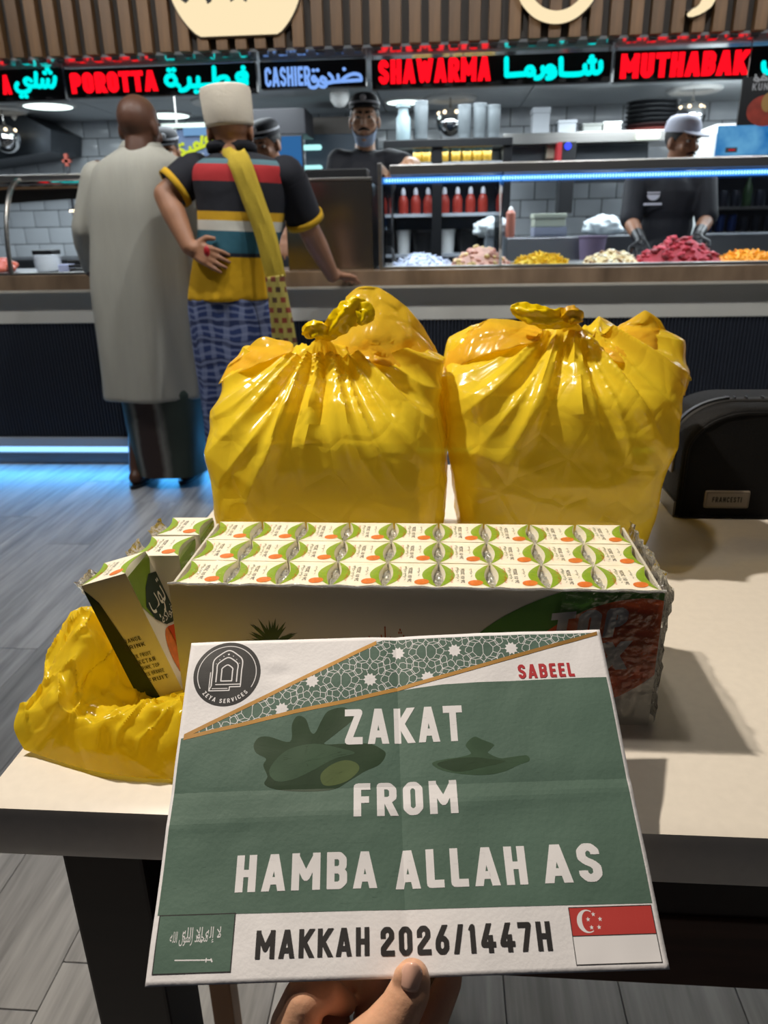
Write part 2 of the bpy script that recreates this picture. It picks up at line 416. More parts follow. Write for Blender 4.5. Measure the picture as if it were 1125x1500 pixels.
for nm, x0, x1 in (('wall_left', -5.3, -5.2), ('wall_right', 4.0, 4.1)):
    b = B(); box(b, (x0, 3.9, 0), (x1, 7.8, 2.3)); tag(obj(nm, b, mat('kitchen_side_wall', '#8d9296', .5), smooth=False), 'plain kitchen side wall', None, kind='structure')
cb = B(); box(cb, (-5.3, 4.2, 2.115), (4.1, 7.8, 2.2)); ceil = tag(obj('ceiling', cb, mat('ceiling_gap', '#4b4d50', .8), smooth=False), 'grey panelled ceiling over the kitchen', None, kind='structure')
cp = B(); box(cp, (-.595, -.295, 0), (.595, .295, .014)); cm = finish(cp, 'panel', CEILM, False)
for i in range(8):
    for k in range(6):
        o = link('panel', cm, ceil); o.location = (-4.7 + 1.2 * i, 4.5 + .6 * k, 2.1)
hc = B(); box(hc, (-4.5, -1.5, 2.9), (3.5, 3.84, 2.95)); tag(obj('ceiling_hall', hc, mat('hall_ceiling', '#3c3a38', .8), smooth=False), 'dark ceiling above the tables', None, kind='structure')

# ---- timber slat fascia with its soffit
fb = B(); box(fb, (-3.4, 3.90, 1.90), (2.6, 3.96, 2.9)); fas = tag(obj('wall_fascia', fb, WOODB, smooth=False), 'fascia of upright timber slats above the shop signs', None, kind='structure')
sb = B(); box(sb, (-.026, -.045, 0), (.026, 0, .95)); sm_ = finish(sb, 'slat', WOODA, False, bevel=.003)
for i in range(62):
    o = link('slat', sm_, fas); o.location = (-3.2 + .088 * i, 3.90, 1.888)
sf = B(); box(sf, (-3.4, 3.905, 1.886), (2.6, 4.75, 1.90)); obj('soffit', sf, mat('glossy_soffit', '#c8ccd0', .12, .6, var=.05), fas, smooth=False)
eb = B(); box(eb, (-.019, -.02, 0), (.019, .02, .014)); em_ = finish(eb, 'slat_clip', mat('clip_steel', '#b8bcc0', .2, .9), False)
for i in range(62):
    o = link('slat_clip', em_, fas); o.location = (-3.2 + .088 * i, 3.93, 1.873)

# ---- glowing logo and script letters on the fascia
CREAM = emis('cream_glow', '#ffe9bd', 1.0)
def flat_from_px(bm, pts, Y, d):
    prism(bm, [at(x, y, Y) for x, y in pts], (0, d, 0))
t = thing('shop_sign', 'round cream lit shop sign with a flattened foot on the timber fascia', 'sign', at(340, 50, 3.84))
b = B(); c0 = at(341, -45, 3.83); rr = .305
foot = at(340, 50.5, 3.83).z
pts = [Vector((c0.x + rr * math.cos(a), 3.83, max(foot, c0.z + rr * math.sin(a)))) for a in [2 * math.pi * i / 72 for i in range(72)]]
prism(b, pts, (0, .022, 0)); obj('lit_face', b, CREAM, t, smooth=False)
b = B(); pts2 = [Vector((c0.x + (rr + .008) * math.cos(a), 3.853, max(foot - .008, c0.z + (rr + .008) * math.sin(a)))) for a in [2 * math.pi * i / 72 for i in range(72)]]
prism(b, pts2, (0, .02, 0)); obj('casing', b, mat('sign_casing', '#2a1c10', .5), t, smooth=False)
for pg in ([(258, -40), (265, 0), (272, 5), (277, 0), (272, -40)], [(296, -40), (300, -4), (304, 6), (309, 3), (312, -4), (310, -40)], [(330, -40), (334, -8), (338, 3), (345, -2), (347, -8), (346, -40)], [(353, -40), (354, -8), (357, 1), (361, 3), (364, -8), (366, -40)]):
    b = B(); prism(b, [at(x, y, 3.829) for x, y in pg], (0, -.003, 0))
    obj('letter_foot', b, mat('sign_black', '#17120c', .6), t, smooth=False)
def ribbon(bm, pts, w, Y, d):
    pts = [Vector(p) for p in pts]; n = len(pts)
    L_, R2 = [], []
    for i, p in enumerate(pts):
        q = (pts[min(i + 1, n - 1)] - pts[max(i - 1, 0)]).normalized(); k = Vector((-q.y, q.x)) * (w[i] if isinstance(w, list) else w)
        L_.append(p + k); R2.append(p - k)
    for i in range(n - 1):
        prism(bm, [at(*x, Y) for x in (L_[i], L_[i + 1], R2[i + 1], R2[i])], (0, d, 0))
t = thing('script_sign_letter', 'cream lit curl of a script letter cut by the top edge', 'sign', at(815, 30, 3.84))
b = B(); ribbon(b, spline([(766, -22), (772, -2), (790, 17), (815, 24), (840, 17), (862, -4), (868, -24)], 6), 8.5, 3.82, .03); obj('lit_face', b, CREAM, t, smooth=False)
b = B(); ribbon(b, spline([(766, -22), (772, -1), (790, 19), (815, 26), (840, 19), (862, -2), (868, -24)], 6), 10, 3.852, .04); obj('casing', b, mat('sign_casing', '#2a1c10', .5), t, smooth=False)
t = thing('script_sign_letter', 'small cream lit letter tail at the top right of the fascia', 'sign', at(1020, 18, 3.84))
b = B(); ribbon(b, spline([(1044, -14), (1037, 3), (1026, 13), (1010, 20)], 6), [9, 9, 9, 9, 8.5, 8, 8, 8, 7, 7, 6.5, 6, 6, 5.5, 5, 5, 4, 3, 2], 3.82, .03); obj('lit_face', b, CREAM, t, smooth=False)
b = B(); ribbon(b, spline([(1043, -14), (1036, 5), (1025, 15), (1009, 22)], 6), 8, 3.852, .04); obj('casing', b, mat('sign_casing', '#2a1c10', .5), t, smooth=False)

# ================================================================== LED name boards
RED = emis('led_red', (1.0, .004, .012), 1.5); CYAN = emis('led_cyan', (0.0, .78, .74), 1.25); PERI = emis('led_periwinkle', (.22, .42, .95), 1.0)
PANEL = mat('sign_panel_black', '#06070a', .35)
SY = 4.10
def u2(fn, pts): return [fn(p) for p in pts]
def sign(name_lbl, x0, x1, y0, y1, y0b, y1b, latin, arabic, close=True):
    """corner pixels: left top y0 / bottom y1, right top y0b / bottom y1b"""
    a, b_, c, d = at(x0, y0, SY), at(x1, y0b, SY), at(x1, y1b, SY), at(x0, y1, SY)
    zt = (a.z + b_.z) / 2; zb = (c.z + d.z) / 2; xa = (a.x + d.x) / 2; xb = (b_.x + c.x) / 2
    t = thing('led_sign', name_lbl, 'sign', ((xa + xb) / 2, SY, zb))
    bm = B(); box(bm, (xa + .004, SY, zb), (xb - .004, SY + .05, zt)); obj('panel', bm, PANEL, t, smooth=False, bevel=.004)
    for x in (xa + .012, xb - .012): bm = B(); cone(bm, (x, SY + .025, zt), (x, SY + .025, 1.888), .004, .004, 8); obj('hanger', bm, STEEL, t)
    for s, px0, px1, py0, py1, m_, sw in latin:
        A = at(px0, py0, SY - .006); C_ = at(px1, py1, SY - .006)
        if m_ is None: continue
        for ch, pol in zip(s, text_polys(s, A.x, C_.x, C_.z, A.z, sw, .075)):
            if not pol: continue
            bm = B(); add_polys(bm, pol, lambda p: Vector((p.x, SY - .006, p.y)), (0, .006, 0)); obj('letter', bm, m_, t, smooth=False)
    for strokes, m_, hw in arabic:
        bm = B()
        for st in strokes:
            pts = [at(x, y, SY - .006) for x, y in st]
            pol = seg_quads([(p.x, p.z) for p in pts], hw, True)
            add_polys(bm, pol, lambda p: Vector((p.x, SY - .006, p.y)), (0, .006, 0))
        obj('arabic_lettering', bm, m_, t, smooth=False)
    return t
def S2(pts, k=5): return [(p.x, p.y) for p in spline([Vector((x, y)) for x, y in pts], k)]
def dot(x, y): return [(x - .6, y), (x + .6, y)]
# شاي
AR_tea = [S2([(80, 113), (79, 122), (75, 127), (70, 124), (70, 117)]), S2([(70, 124), (65, 127), (62, 124), (62, 117)]), S2([(62, 124), (57, 127), (54, 125), (52, 121)]), dot(65, 106.5), dot(73, 106), dot(69, 101.5), [(52, 107), (52, 126)],
          S2([(45, 118), (40, 115), (36, 118), (38, 123), (43, 126), (42, 132), (34, 135), (26, 133), (23, 127), (25, 122)]), [(43, 126), (52, 126)], dot(31, 141), dot(38, 141)]
# فطيرة
AR_fat = [S2([(357, 111), (350, 108), (347, 113), (351, 117), (359, 116), (361, 110), (358, 106), (354, 106)]), [(360, 114), (361, 122), (318, 124)], dot(356, 99), 
          [(313, 99), (314, 124)], S2([(314, 121), (322, 114), (331, 113), (334, 118), (329, 123)]), [(318, 124), (281, 126)], S2([(290, 114), (290, 125)]), dot(287, 134), dot(294, 134),
          S2([(277, 115), (277, 125), (271, 131), (264, 132)]), [(277, 125), (284, 126)], S2([(252, 110), (245, 112), (243, 119), (248, 124), (255, 123), (257, 117), (253, 110)]), [(256, 121), (262, 126)], dot(247, 102.5), dot(254, 102)]
# صندوق
AR_cash = [S2([(500, 118), (507, 112), (518, 108), (527, 110), (529, 115)]), [(529, 117), (496, 119)], [(496, 119), (495, 110)], dot(504, 101), [(496, 119), (484, 120)], S2([(482, 108), (487, 114), (486, 120), (479, 121)]),
           S2([(477, 116), (472, 113), (470, 117), (474, 121), (478, 119), (478, 124), (474, 127), (469, 126)]), S2([(463, 116), (460, 112), (457, 115), (460, 119), (465, 117), (466, 123), (461, 128), (454, 127), (451, 121)]), dot(459, 103), dot(465, 102.5)]
# شاورما
AR_sha = [S2([(880, 91), (880, 101), (875, 106), (869, 104), (868, 95)]), S2([(868, 103), (863, 107), (858, 105), (857, 96)]), S2([(857, 104), (850, 108), (830, 109), (822, 108)]), [(822, 86), (822, 108)], dot(864, 89.5), dot(871, 89), dot(867, 83.5),
          S2([(812, 101), (806, 97), (801, 101), (805, 106), (812, 104), (813, 109), (808, 113), (802, 114)]), S2([(795, 99), (796, 107), (791, 113), (785, 114)]),
          S2([(782, 108), (776, 109), (771, 107), (773, 100), (779, 99), (782, 105)]), [(771, 108), (742, 110)], [(742, 86), (742, 110)]]
AR_mut = [S2([(1135, 102), (1126, 106), (1120, 102), (1119, 92)])]
sign('LED board at the far left reading red A and cyan Arabic', -60, 94, 97, 151, 103, 146, [('A', 0, 17, 110, 138, RED, .235)], [(AR_tea, CYAN, .0095)])
sign('LED board reading POROTTA in red with cyan Arabic', 95, 376, 102, 146, 90, 133, [('POROTTA', 101, 231, 107, 133, RED, .235)], [(AR_fat, CYAN, .0105)])
sign('LED board reading CASHIER in pale blue with Arabic', 380, 537, 92, 132, 84, 124, [('CASHIER', 387, 455, 99, 125, PERI, .19)], [(AR_cash, PERI, .0075)])
sign('LED board reading SHAWARMA in red with cyan Arabic', 543, 897, 87, 130, 75, 120.5, [('SHAWARMA', 554, 718, 88, 118, RED, .235)], [(AR_sha, CYAN, .0115)])
sign('LED board reading MUTHABAK in red at the right', 899, 1180, 75, 121, 64, 111, [('MUTHABAK', 911, 1094, 79, 109, RED, .235)], [(AR_mut, CYAN, .011)])

# ================================================================== service counter
ct = thing('service_counter', 'long service counter with black fluted front and pale grey band', 'counter', (-.4, 3.6, 0))
b = B(); n = 338; prof = []
for i in range(n):
    x = -3.4 + i * .0166
    prof += [(x, 3.605), (x + .0045, 3.595), (x + .0105, 3.595), (x + .0150, 3.605)]
rows = [[b.verts.new((x, y, z)) for x, y in prof] for z in (.135, .708)]
for i in range(len(prof) - 1): b.faces.new((rows[0][i], rows[0][i + 1], rows[1][i + 1], rows[1][i]))
box(b, (-3.4, 3.606, .135), (2.23, 3.63, .708))
fp = obj('fluted_panel', b, mat('fluted_black', '#30343d', .34, .2), ct, smooth=False); fp['kind'] = 'stuff'
b = B(); box(b, (-3.4, 3.59, .708), (2.23, 4.12, .856)); obj('grey_band', b, mat('counter_grey', '#b9b6ae', .5, var=.04), ct, smooth=False, bevel=.004)
b = B(); box(b, (-3.4, 3.545, .868), (2.23, 3.66, .936)); obj('wood_ledge', b, mat('ledge_bronze', '#8d7660', .25, .35, var=.45, vscale=9, stretch=(1, 1, .3)), ct, smooth=False, bevel=.004)
b = B(); box(b, (-3.4, 3.54, .856), (2.23, 3.66, .868)); obj('ledge_trim', b, mat('trim_pale', '#c9c2b4', .3, .3), ct, smooth=False, bevel=.002)
b = B(); box(b, (-3.4, 3.66, .856), (2.23, 4.12, .93)); obj('worktop', b, STEEL, ct, smooth=False)
b = B(); box(b, (-3.4, 3.575, .088), (2.23, 3.62, .134)); obj('upper_plinth', b, mat('plinth_pale', '#aab2bd', .35, .2), ct, smooth=False, bevel=.002)
b = B(); box(b, (-3.4, 3.565, 0), (2.23, 3.62, .058)); obj('plinth', b, mat('plinth_grey', '#6e7680', .3, .5), ct, smooth=False, bevel=.002)
b = B(); box(b, (-3.4, 3.572, .062), (2.23, 3.60, .084)); obj('led_strip', b, emis('kick_led', (.26, .56, 1.0), 1.9), ct, smooth=False)
b = B(); box(b, (-3.4, 3.64, 0), (2.23, 4.12, .70)); obj('carcass', b, DGREY, ct, smooth=False)
light('kick_glow', 'AREA', (-1.6, 3.545, .075), 7, (.06, .42, 1), (-1.6, 2.6, -.12), 2.4, .03)

# ---- right glass display case
def gl_y(z): return 3.60 + (z - .94) / .4 * .16
X0, X1 = at(556, 390, 3.62).x, 2.05
dc = thing('display_case', 'glass food display case with steel top bar and blue light strip', 'display case', ((X0 + X1) / 2, 3.7, .93))
zt = at(800, 252, 3.74).z; zb = at(800, 236, 3.74).z
b = B(); box(b, (X0 + .045, 3.72, zt), (X1, 3.86, zb)); obj('top_bar', b, STEEL, dc, smooth=False, bevel=.006)
b = B(); box(b, (X0 + .02, 3.735, zt - .033), (X1, 3.75, zt - .008)); obj('light_strip', b, emis('case_led_housing', (.05, .30, 1.0), 1.1), dc, smooth=False)
b = B()
k = 0; x = X0 + .03
while x < X1: box(b, (x, 3.731, zt - .027), (x + .006, 3.735, zt - .014)); x += .0125
ld = obj('diode_row', b, emis('case_led', (.35, .75, 1.0), 2.2), dc, smooth=False); ld['kind'] = 'stuff'
light('case_glow', 'AREA', (.7, 3.78, zt - .03), 6, (.55, .78, 1), (.7, 3.80, .9), 2.0, .03)
b = B(); vs = [b.verts.new(p) for p in ((X0 + .02, gl_y(.945), .945), (X1, gl_y(.945), .945), (X1, gl_y(zt), zt), (X0 + .02, gl_y(zt), zt))]; b.faces.new(vs); obj('front_pane', b, GLASS, dc, smooth=False)
xd = at(733, 300, 3.75).x
b = B(); box(b, (xd - .003, 3.64, .945), (xd + .003, 4.1, zt)); obj('divider_pane', b, GLASS, dc, smooth=False)
b = B(); box(b, (xd - .006, gl_y(.945) + .01, .945), (xd + .006, gl_y(.945) + .022, zt), Matrix.Rotation(-.38, 3, 'X'), (xd, gl_y(.945), .945)); obj('divider_post', b, STEEL, dc, smooth=False)
b = B(); box(b, (X0, 3.60, .93), (X0 + .018, 4.1, zb)); obj('end_post', b, STEEL, dc, smooth=False, bevel=.003)
b = B(); box(b, (X0 + .022, 3.62, .945), (X0 + .028, 4.1, zt)); obj('end_pane', b, GLASS, dc, smooth=False)
b = B(); box(b, (X0 + .018, 3.575, .932), (X1, 3.61, .950)); obj('bottom_rim', b, STEEL, dc, smooth=False, bevel=.004)
b = B(); box(b, (X0 + .018, 3.61, .931), (X1, 4.12, .942)); obj('tray_floor', b, STEELD, dc, smooth=False)

# ---- food heaps behind the glass
def heap(px0, px1, pyt, label, cat, mats, bit, nbits, seed, Y=3.80, name='food_heap', lump=.015):
    rnd = random.Random(seed); a = at(px0, 391, Y); c = at(px1, 391, Y); h = at((px0 + px1) / 2, pyt, Y).z - .945
    cx, rx = (a.x + c.x) / 2, (c.x - a.x) / 2; ry = .12; bm = B()
    def surf(u, v):
        r = min(1, math.hypot(u, v)); z = h * (1 - r ** 1.7)
        return Vector((cx + u * rx, Y + v * ry, .943 + max(0, z - lump * .3 + noise.noise(Vector((u * 3, v * 3, seed))) * lump)))
    N = 22; grid = [[bm.verts.new(surf(math.cos(t) * r / 8, math.sin(t) * r / 8)) for t in [2 * math.pi * i / N for i in range(N)]] for r in range(1, 9)]
    top = bm.verts.new(surf(0, 0))
    for i in range(N): bm.faces.new((top, grid[0][i], grid[0][(i + 1) % N]))
    for g0, g1 in zip(grid, grid[1:]):
        for i in range(N): bm.faces.new((g0[i], g1[i], g1[(i + 1) % N], g0[(i + 1) % N]))
    for f in bm.faces: f.material_index = 0
    for q in range(nbits):
        r = math.sqrt(rnd.random()) * .97; t = rnd.random() * 6.283; p = surf(r * math.cos(t), r * math.sin(t))
        rot = Matrix.Rotation(rnd.random() * 6.28, 3, 'Z') @ Matrix.Rotation((rnd.random() - .5) * 1.4, 3, 'Y'); n0 = len(bm.faces); bm.faces.ensure_lookup_table()
        sx, sy, sz = bit; k = .7 + .6 * rnd.random()
        if sx > 3 * sy:
            box(bm, p - Vector((sx * k, sy, sz)), p + Vector((sx * k, sy, sz)), rot, p)
        else:
            vs = bmesh.ops.create_icosphere(bm, subdivisions=1, radius=1)['verts']
            for v in vs: v.co = rot @ Vector((v.co.x * sx * k, v.co.y * sy * k, v.co.z * sz * k)) + p
        bm.faces.ensure_lookup_table(); mi = rnd.randrange(len(mats))
        for f in bm.faces[n0:]: f.material_index = mi
    o = obj(name, bm, mats, None); return tag(o, label, cat, 'food heaps in the glass display case', 'stuff')
def fm(n, c, r=.55): return mat(n, c, r, var=.15, vscale=30)
heap(576, 660, 371, 'heap of shredded white onion at the left end of the case', 'food', [fm('onion', '#e9ecf6'), fm('onion2', '#d6dcf0')], (.02, .003, .002), 160, 1, lump=.004)
heap(660, 746, 360, 'heap of pale pink chopped meat with yellow sauce', 'food', [fm('pinkmeat', '#dca790'), fm('pale_meat', '#e3c07c'), fm('pink2', '#c98a76')], (.016, .012, .010), 130, 2)
heap(750, 832, 371, 'low heap of bright yellow noodles in the case', 'food', [fm('noodle', '#e6bb12'), fm('noodle2', '#d9a50a')], (.022, .003, .003), 200, 3, lump=.006)
heap(852, 936, 365, 'heap of browned chopped chicken and mushroom', 'food', [fm('mush', '#d9bd8a'), fm('mush2', '#8c6133'), fm('mush3', '#efe2c4')], (.014, .010, .006), 150, 4)
heap(928, 1054, 346, 'tall heap of dark red spiced meat in the case', 'food', [fm('redmeat', '#a8232c'), fm('redmeat2', '#c03a44'), fm('redmeat3', '#7a1418')], (.018, .013, .010), 190, 5, lump=.03)
heap(1046, 1140, 366, 'smooth heap of orange grated cheese at the right', 'food', [fm('cheese', '#f09a0c'), fm('cheese2', '#f5a91c')], (.016, .003, .003), 220, 6, lump=.003)
# dish rims under the heaps
for i, (a, c, lb) in enumerate(((574, 748, 'steel tray under the onion and pink meat'), (748, 936, 'steel tray under the noodles and mushroom'), (928, 1150, 'steel tray under the red meat and cheese'))):
    p, q = at(a, 391, 3.80).x + .004, at(c, 391, 3.80).x - .004; bm = B(); box(bm, (p, 3.66, .9422), (q, 3.94, .9432)); tag(obj('food_tray', bm, STEEL, smooth=False), lb, 'tray', 'steel trays in the display case')

# ---- stainless cashier stand
cs = thing('cashier_stand', 'brushed stainless cashier stand between the two glass cases', 'cashier stand', (-.6, 3.7, .93))
a, c = at(415, 262, 3.64), at(549, 418, 3.64)
b = B(); box(b, (a.x, 3.64, .936), (c.x - .004, 3.66, a.z - .012)); obj('front_sheet', b, mat('stand_steel', '#9b9389', .24, 1, var=.12, vscale=2, stretch=(1, 1, .4)), cs, smooth=False, bevel=.003)
b = B(); box(b, (a.x, 3.635, a.z - .012), (c.x - .004, 3.68, a.z)); obj('top_edge', b, STEEL, cs, smooth=False, bevel=.003)
for x in (a.x, c.x - .024): b = B(); box(b, (x, 3.66, .936), (x + .02, 4.1, a.z - .02)); obj('side_sheet', b, STEELD, cs, smooth=False)
b = B(); p = at(452, 262, 3.9); q = at(540, 248, 3.9); box(b, (p.x, 3.80, p.z - .06), (q.x, 3.95, q.z)); obj('till_screen', b, BLACK, cs, smooth=False, bevel=.006)

# ---- left curved glass case
X2, X3 = -3.35, at(146, 390, 3.62).x + .12
lc = thing('curved_display_case', 'curved glass dessert case with steel rail at the left', 'display case', ((X2 + X3) / 2, 3.7, .93))
zr = at(90, 262, 3.80).z
def arc(x, off=0): return [(x, 3.565 + off + .235 * (1 - math.cos(t)), .94 + (zr - .94) * math.sin(t)) for t in [math.pi / 2 * i / 12 for i in range(13)]]
b = B(); loft(b, [arc(X2), arc(X3)], False, False, closed=False); obj('curved_pane', b, GLASS, lc)
for xx in (at(17, 330, 3.64).x, X3 - .01):
    b = B(); tube(b, [Vector(p) for p in arc(xx, -.004)], .011, 8); obj('steel_rib', b, STEEL, lc)
b = B(); box(b, (X2, 3.78, zr - .02), (X3, 3.84, zr + .022)); obj('top_rail', b, STEEL, lc, smooth=False, bevel=.006)
b = B(); box(b, (X2, 3.80, zr - .038), (X3, 3.815, zr - .024)); obj('light_strip', b, emis('case_led_housing', (.05, .30, 1.0), 1.1), lc, smooth=False)
b = B(); box(b, (X2, 3.56, .932), (X3, 3.60, .948)); obj('bottom_rim', b, STEEL, lc, smooth=False, bevel=.004)
b = B(); box(b, (X2, 3.60, .931), (X3, 4.2, .94)); obj('shelf', b, STEELD, lc, smooth=False)
light('case_glow_left', 'AREA', (-2.2, 3.82, zr - .05), 1.6, (.62, .76, 1), (-2.2, 3.8, .9), .8, .03)
# plates, box and folded trays in it
pl = at(74, 405, 3.80)
pp = B(); lathe(pp, [(.02, 0), (.05, .001), (.062, .005), (.066, .0075), (.063, .0075), (.05, .004)], n=28); pmesh = finish(pp, 'plate', mat('plate_white', '#eef0f3', .3))
for i in range(9):
    o = link('plate', pmesh); o.location = (pl.x, 3.80, .9405 + i * .0088); tag(o, 'white dessert plate, %s from the bottom of the stack in the curved case' % ORD[i], 'plate', 'stack of white plates in the curved case')
b = B(); box(b, (pl.x - .05, 3.75, 1.021), (pl.x + .05, 3.85, 1.045)); tag(obj('napkin_box', b, BLACK, smooth=False, bevel=.006), 'black lidded box resting on the stack of white plates', 'box')
p = at(97, 405, 3.78); b = B(); box(b, (p.x - .025, 3.76, .9405), (p.x + .03, 3.83, .975)); tag(obj('paper_box', b, mat('paper_box', '#c9d0f0', .6), smooth=False, bevel=.003), 'small pale blue carton beside the plates', 'box')
for i, z in enumerate((.945, .962, .982)):
    b = B(); box(b, (p.x + .05, 3.72, z), (p.x + .24, 3.92, z + .006)); box(b, (p.x + .05, 3.72, z), (p.x + .24, 3.725, z + .014)); tag(obj('serving_tray', b, STEEL, smooth=False), 'steel serving tray in the curved case, %s from the bottom' % ORD[i], 'tray', 'serving trays in the curved case')
p = at(4, 372, 3.78); b = B()
for i in range(5): ell(b, (p.x - .02, 3.74 + .03 * i, .955 + .018 * (i % 3)), (.05, .03, .022))
ob = remesh(b, 'glazed_dessert', mat('salmon_glaze', '#d9684c', .25)); tag(ob, 'orange glazed dessert at the left picture edge', 'food')

# ================================================================== kitchen behind the counter
def slab(name, px0, py0, px1, py1, Y, d, m_, label, cat, group=None, bevel=.006, extra=None):
    a = at(px0, py0, Y); c = at(px1, py1, Y); b = B(); box(b, (a.x, Y, c.z), (c.x, Y + d, a.z)); o = obj(name, b, m_, smooth=False, bevel=bevel)
    return tag(o, label, cat, group)
# downlights in the kitchen ceiling
for px, py, r, lb in ((70, 153, .19, 'glowing round downlight right of the extractor hood'), (245, 167, .19, 'glowing round downlight between the two customers'), (593, 147, .15, 'glowing round downlight over the drinks cooler'), (940, 199, .0, '')):
    if not lb: continue
    p = atz(px, py, 2.1); t = thing('ceiling_downlight', lb, 'ceiling light', (p.x, p.y, 2.08), 'kitchen downlights')
    b = B(); lathe(b, [(r + .03, .02), (r + .03, .008), (r, .002), (r, .02)], (p.x, p.y, 2.08), 28, False); obj('rim', b, WHITE, t)
    b = B(); lathe(b, [(.001, 0), (r, 0), (r, .018), (.001, .018)], (p.x, p.y, 2.082), 28); obj('lens', b, emis('downlight_lens', (.82, 1, .95), 2.6), t)
# chrome pendant lamps with ring roses
for px, py, gx, gy, gr, lb in ((660, 143, 658, 180, 18, 'chrome globe pendant lamp over the drinks cooler'), (1017, 130, 1013, 171, 17, 'chrome globe pendant lamp over the white cap'), (2, 160, 9, 204, 17, 'chrome globe pendant lamp at the left picture edge'), (318, 148, 300, 182, 14, 'pendant lamp partly hidden behind the white skullcap')):
    p = atz(px, py, 2.1); g = at(gx, gy, p.y); r = gr / FPX * (p.y * 1.03); R0 = 33 / FPX * p.y * 1.03
    t = thing('pendant_lamp', lb, 'pendant lamp', (p.x, p.y, 2.1), 'chrome globe pendants')
    b = B(); lathe(b, [(R0 * .62, 0), (R0 * .7, -.02), (R0 * .9, -.026), (R0, -.012), (R0, 0)], (p.x, p.y, 2.1), 32, False); obj('ring_rose', b, WHITE, t)
    b = B(); cone(b, (p.x, p.y, 2.1), (p.x, p.y, g.z + r), .006, .006, 8); cone(b, (p.x, p.y, g.z + r), (p.x, p.y, g.z + r + .03), .016, .008, 10); obj('rod', b, STEEL, t)
    b = B(); ell(b, (p.x, p.y, g.z), r, u=24, v=16); sh = obj('globe', b, CHROME, t)
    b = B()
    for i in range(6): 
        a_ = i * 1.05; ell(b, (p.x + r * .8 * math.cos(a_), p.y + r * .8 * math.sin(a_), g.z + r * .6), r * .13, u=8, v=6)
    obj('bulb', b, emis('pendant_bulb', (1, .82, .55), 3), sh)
for px, py, lb in ((497, 141, 'white dome security camera left of the cashier'), (26, 176, 'grey dome security camera beside the hood')):
    p = atz(px, py - 9, 2.1); b = B(); lathe(b, [(.001, 0), (.07, 0), (.075, -.03), (.068, -.075), (.04, -.11), (.001, -.122)], (p.x, p.y, 2.1), 20, False); tag(obj('security_camera', b, WHITE), lb, 'camera')
# extractor hood
b = B(); a, c = at(-60, 172, 6.98), at(76, 242, 6.98); prism(b, [(-4.9, 6.98, c.z - .05), (-4.9, 6.98, 2.095), (at(30, 172, 6.98).x, 6.98, 2.095), (at(74, 190, 6.98).x, 6.98, at(74, 190, 6.98).z), (at(74, 222, 6.98).x, 6.98, at(74, 222, 6.98).z)], (0, .6, 0)); tag(obj('extractor_hood', b, mat('hood_steel', '#4c5157', .35, .9, var=.1), smooth=False), 'dark steel extractor hood sloping in at the left', 'extractor hood')
# red-topped tap on the wall
t = thing('wall_tap', 'slim dark tap with red cross handle on the tiles', 'tap', at(98, 256, 6.6)); p = at(98, 256, 6.6); q = at(98, 236, 6.6)
b = B(); cone(b, (p.x, 6.6, .95), (q.x, 6.6, q.z), .014, .014, 10); obj('stem', b, DGREY, t)
b = B(); box(b, (q.x - .035, 6.585, q.z - .012), (q.x + .035, 6.615, q.z + .012)); box(b, (q.x - .014, 6.585, q.z - .04), (q.x + .014, 6.615, q.z + .055)); obj('handle', b, mat('tap_red', '#7e3426', .5), t, smooth=False)
# back bench
b = B(); box(b, (-4.9, 6.3, .0), (-.6, 7.1, .92)); tag(obj('back_bench', b, STEELD, smooth=False, bevel=.01), 'steel work bench along the tiled wall at the left', 'bench')
# neon menu board
a, c = at(258, 188, 5.9), at(328, 242, 5.9); t = thing('menu_board', 'dark menu board with yellow green Arabic lettering', 'sign', ((a.x + c.x) / 2, 5.9, c.z))
b = B(); box(b, (a.x, 5.9, c.z - .3), (c.x + .25, 5.95, a.z)); obj('panel', b, mat('menu_panel', '#4d5a72', .3), t, smooth=False, bevel=.006)
b = B(); box(b, (a.x - .1, 5.88, a.z), (c.x + .28, 5.96, a.z + .03)); obj('top_rail', b, mat('menu_rail', '#aab4a8', .4), t, smooth=False)
for x in (a.x, c.x + .2): b = B(); cone(b, (x, 5.925, a.z + .03), (x, 5.925, 2.1), .005, .005, 8); obj('hanger', b, STEEL, t)
b = B(); p, q = at(268, 186, 5.89), at(305, 198, 5.89); box(b, (p.x, 5.885, q.z), (q.x, 5.898, p.z)); obj('blue_label', b, emis('menu_blue', (.25, .5, .85), .7), t, smooth=False)
bm = B()
for st in (S2([(309, 205), (303, 201), (301, 206), (306, 209), (311, 206)]), S2([(306, 209), (300, 213), (290, 217)]), [(296, 197), (294, 215)], S2([(294, 214), (288, 209), (284, 213), (288, 218)]), S2([(290, 217), (281, 221), (278, 216)]), dot(283, 226), S2([(270, 222), (264, 219), (261, 224), (266, 227), (271, 223), (273, 229), (267, 235), (261, 235), (259, 230)]), [(278, 221), (271, 225)], dot(262, 213), dot(267, 211)):
    add_polys(bm, seg_quads([(at(x, y, 5.89).x, at(x, y, 5.89).z) for x, y in st], .011, True), lambda p: Vector((p.x, 5.892, p.y)), (0, .006, 0))
obj('arabic_lettering', bm, emis('menu_lime', (.62, .75, .05), 1.0), t, smooth=False)
bm = B()
for st in (S2([(285, 233), (292, 236), (300, 231)]), S2([(303, 232), (309, 229), (316, 226)]), [(312, 218), (312, 228)], dot(296, 226), dot(306, 240)):
    add_polys(bm, seg_quads([(at(x, y, 5.89).x, at(x, y, 5.89).z) for x, y in st], .009, True), lambda p: Vector((p.x, 5.892, p.y)), (0, .006, 0))
obj('white_lettering', bm, emis('menu_white', (.6, .72, .8), .8), t, smooth=False)
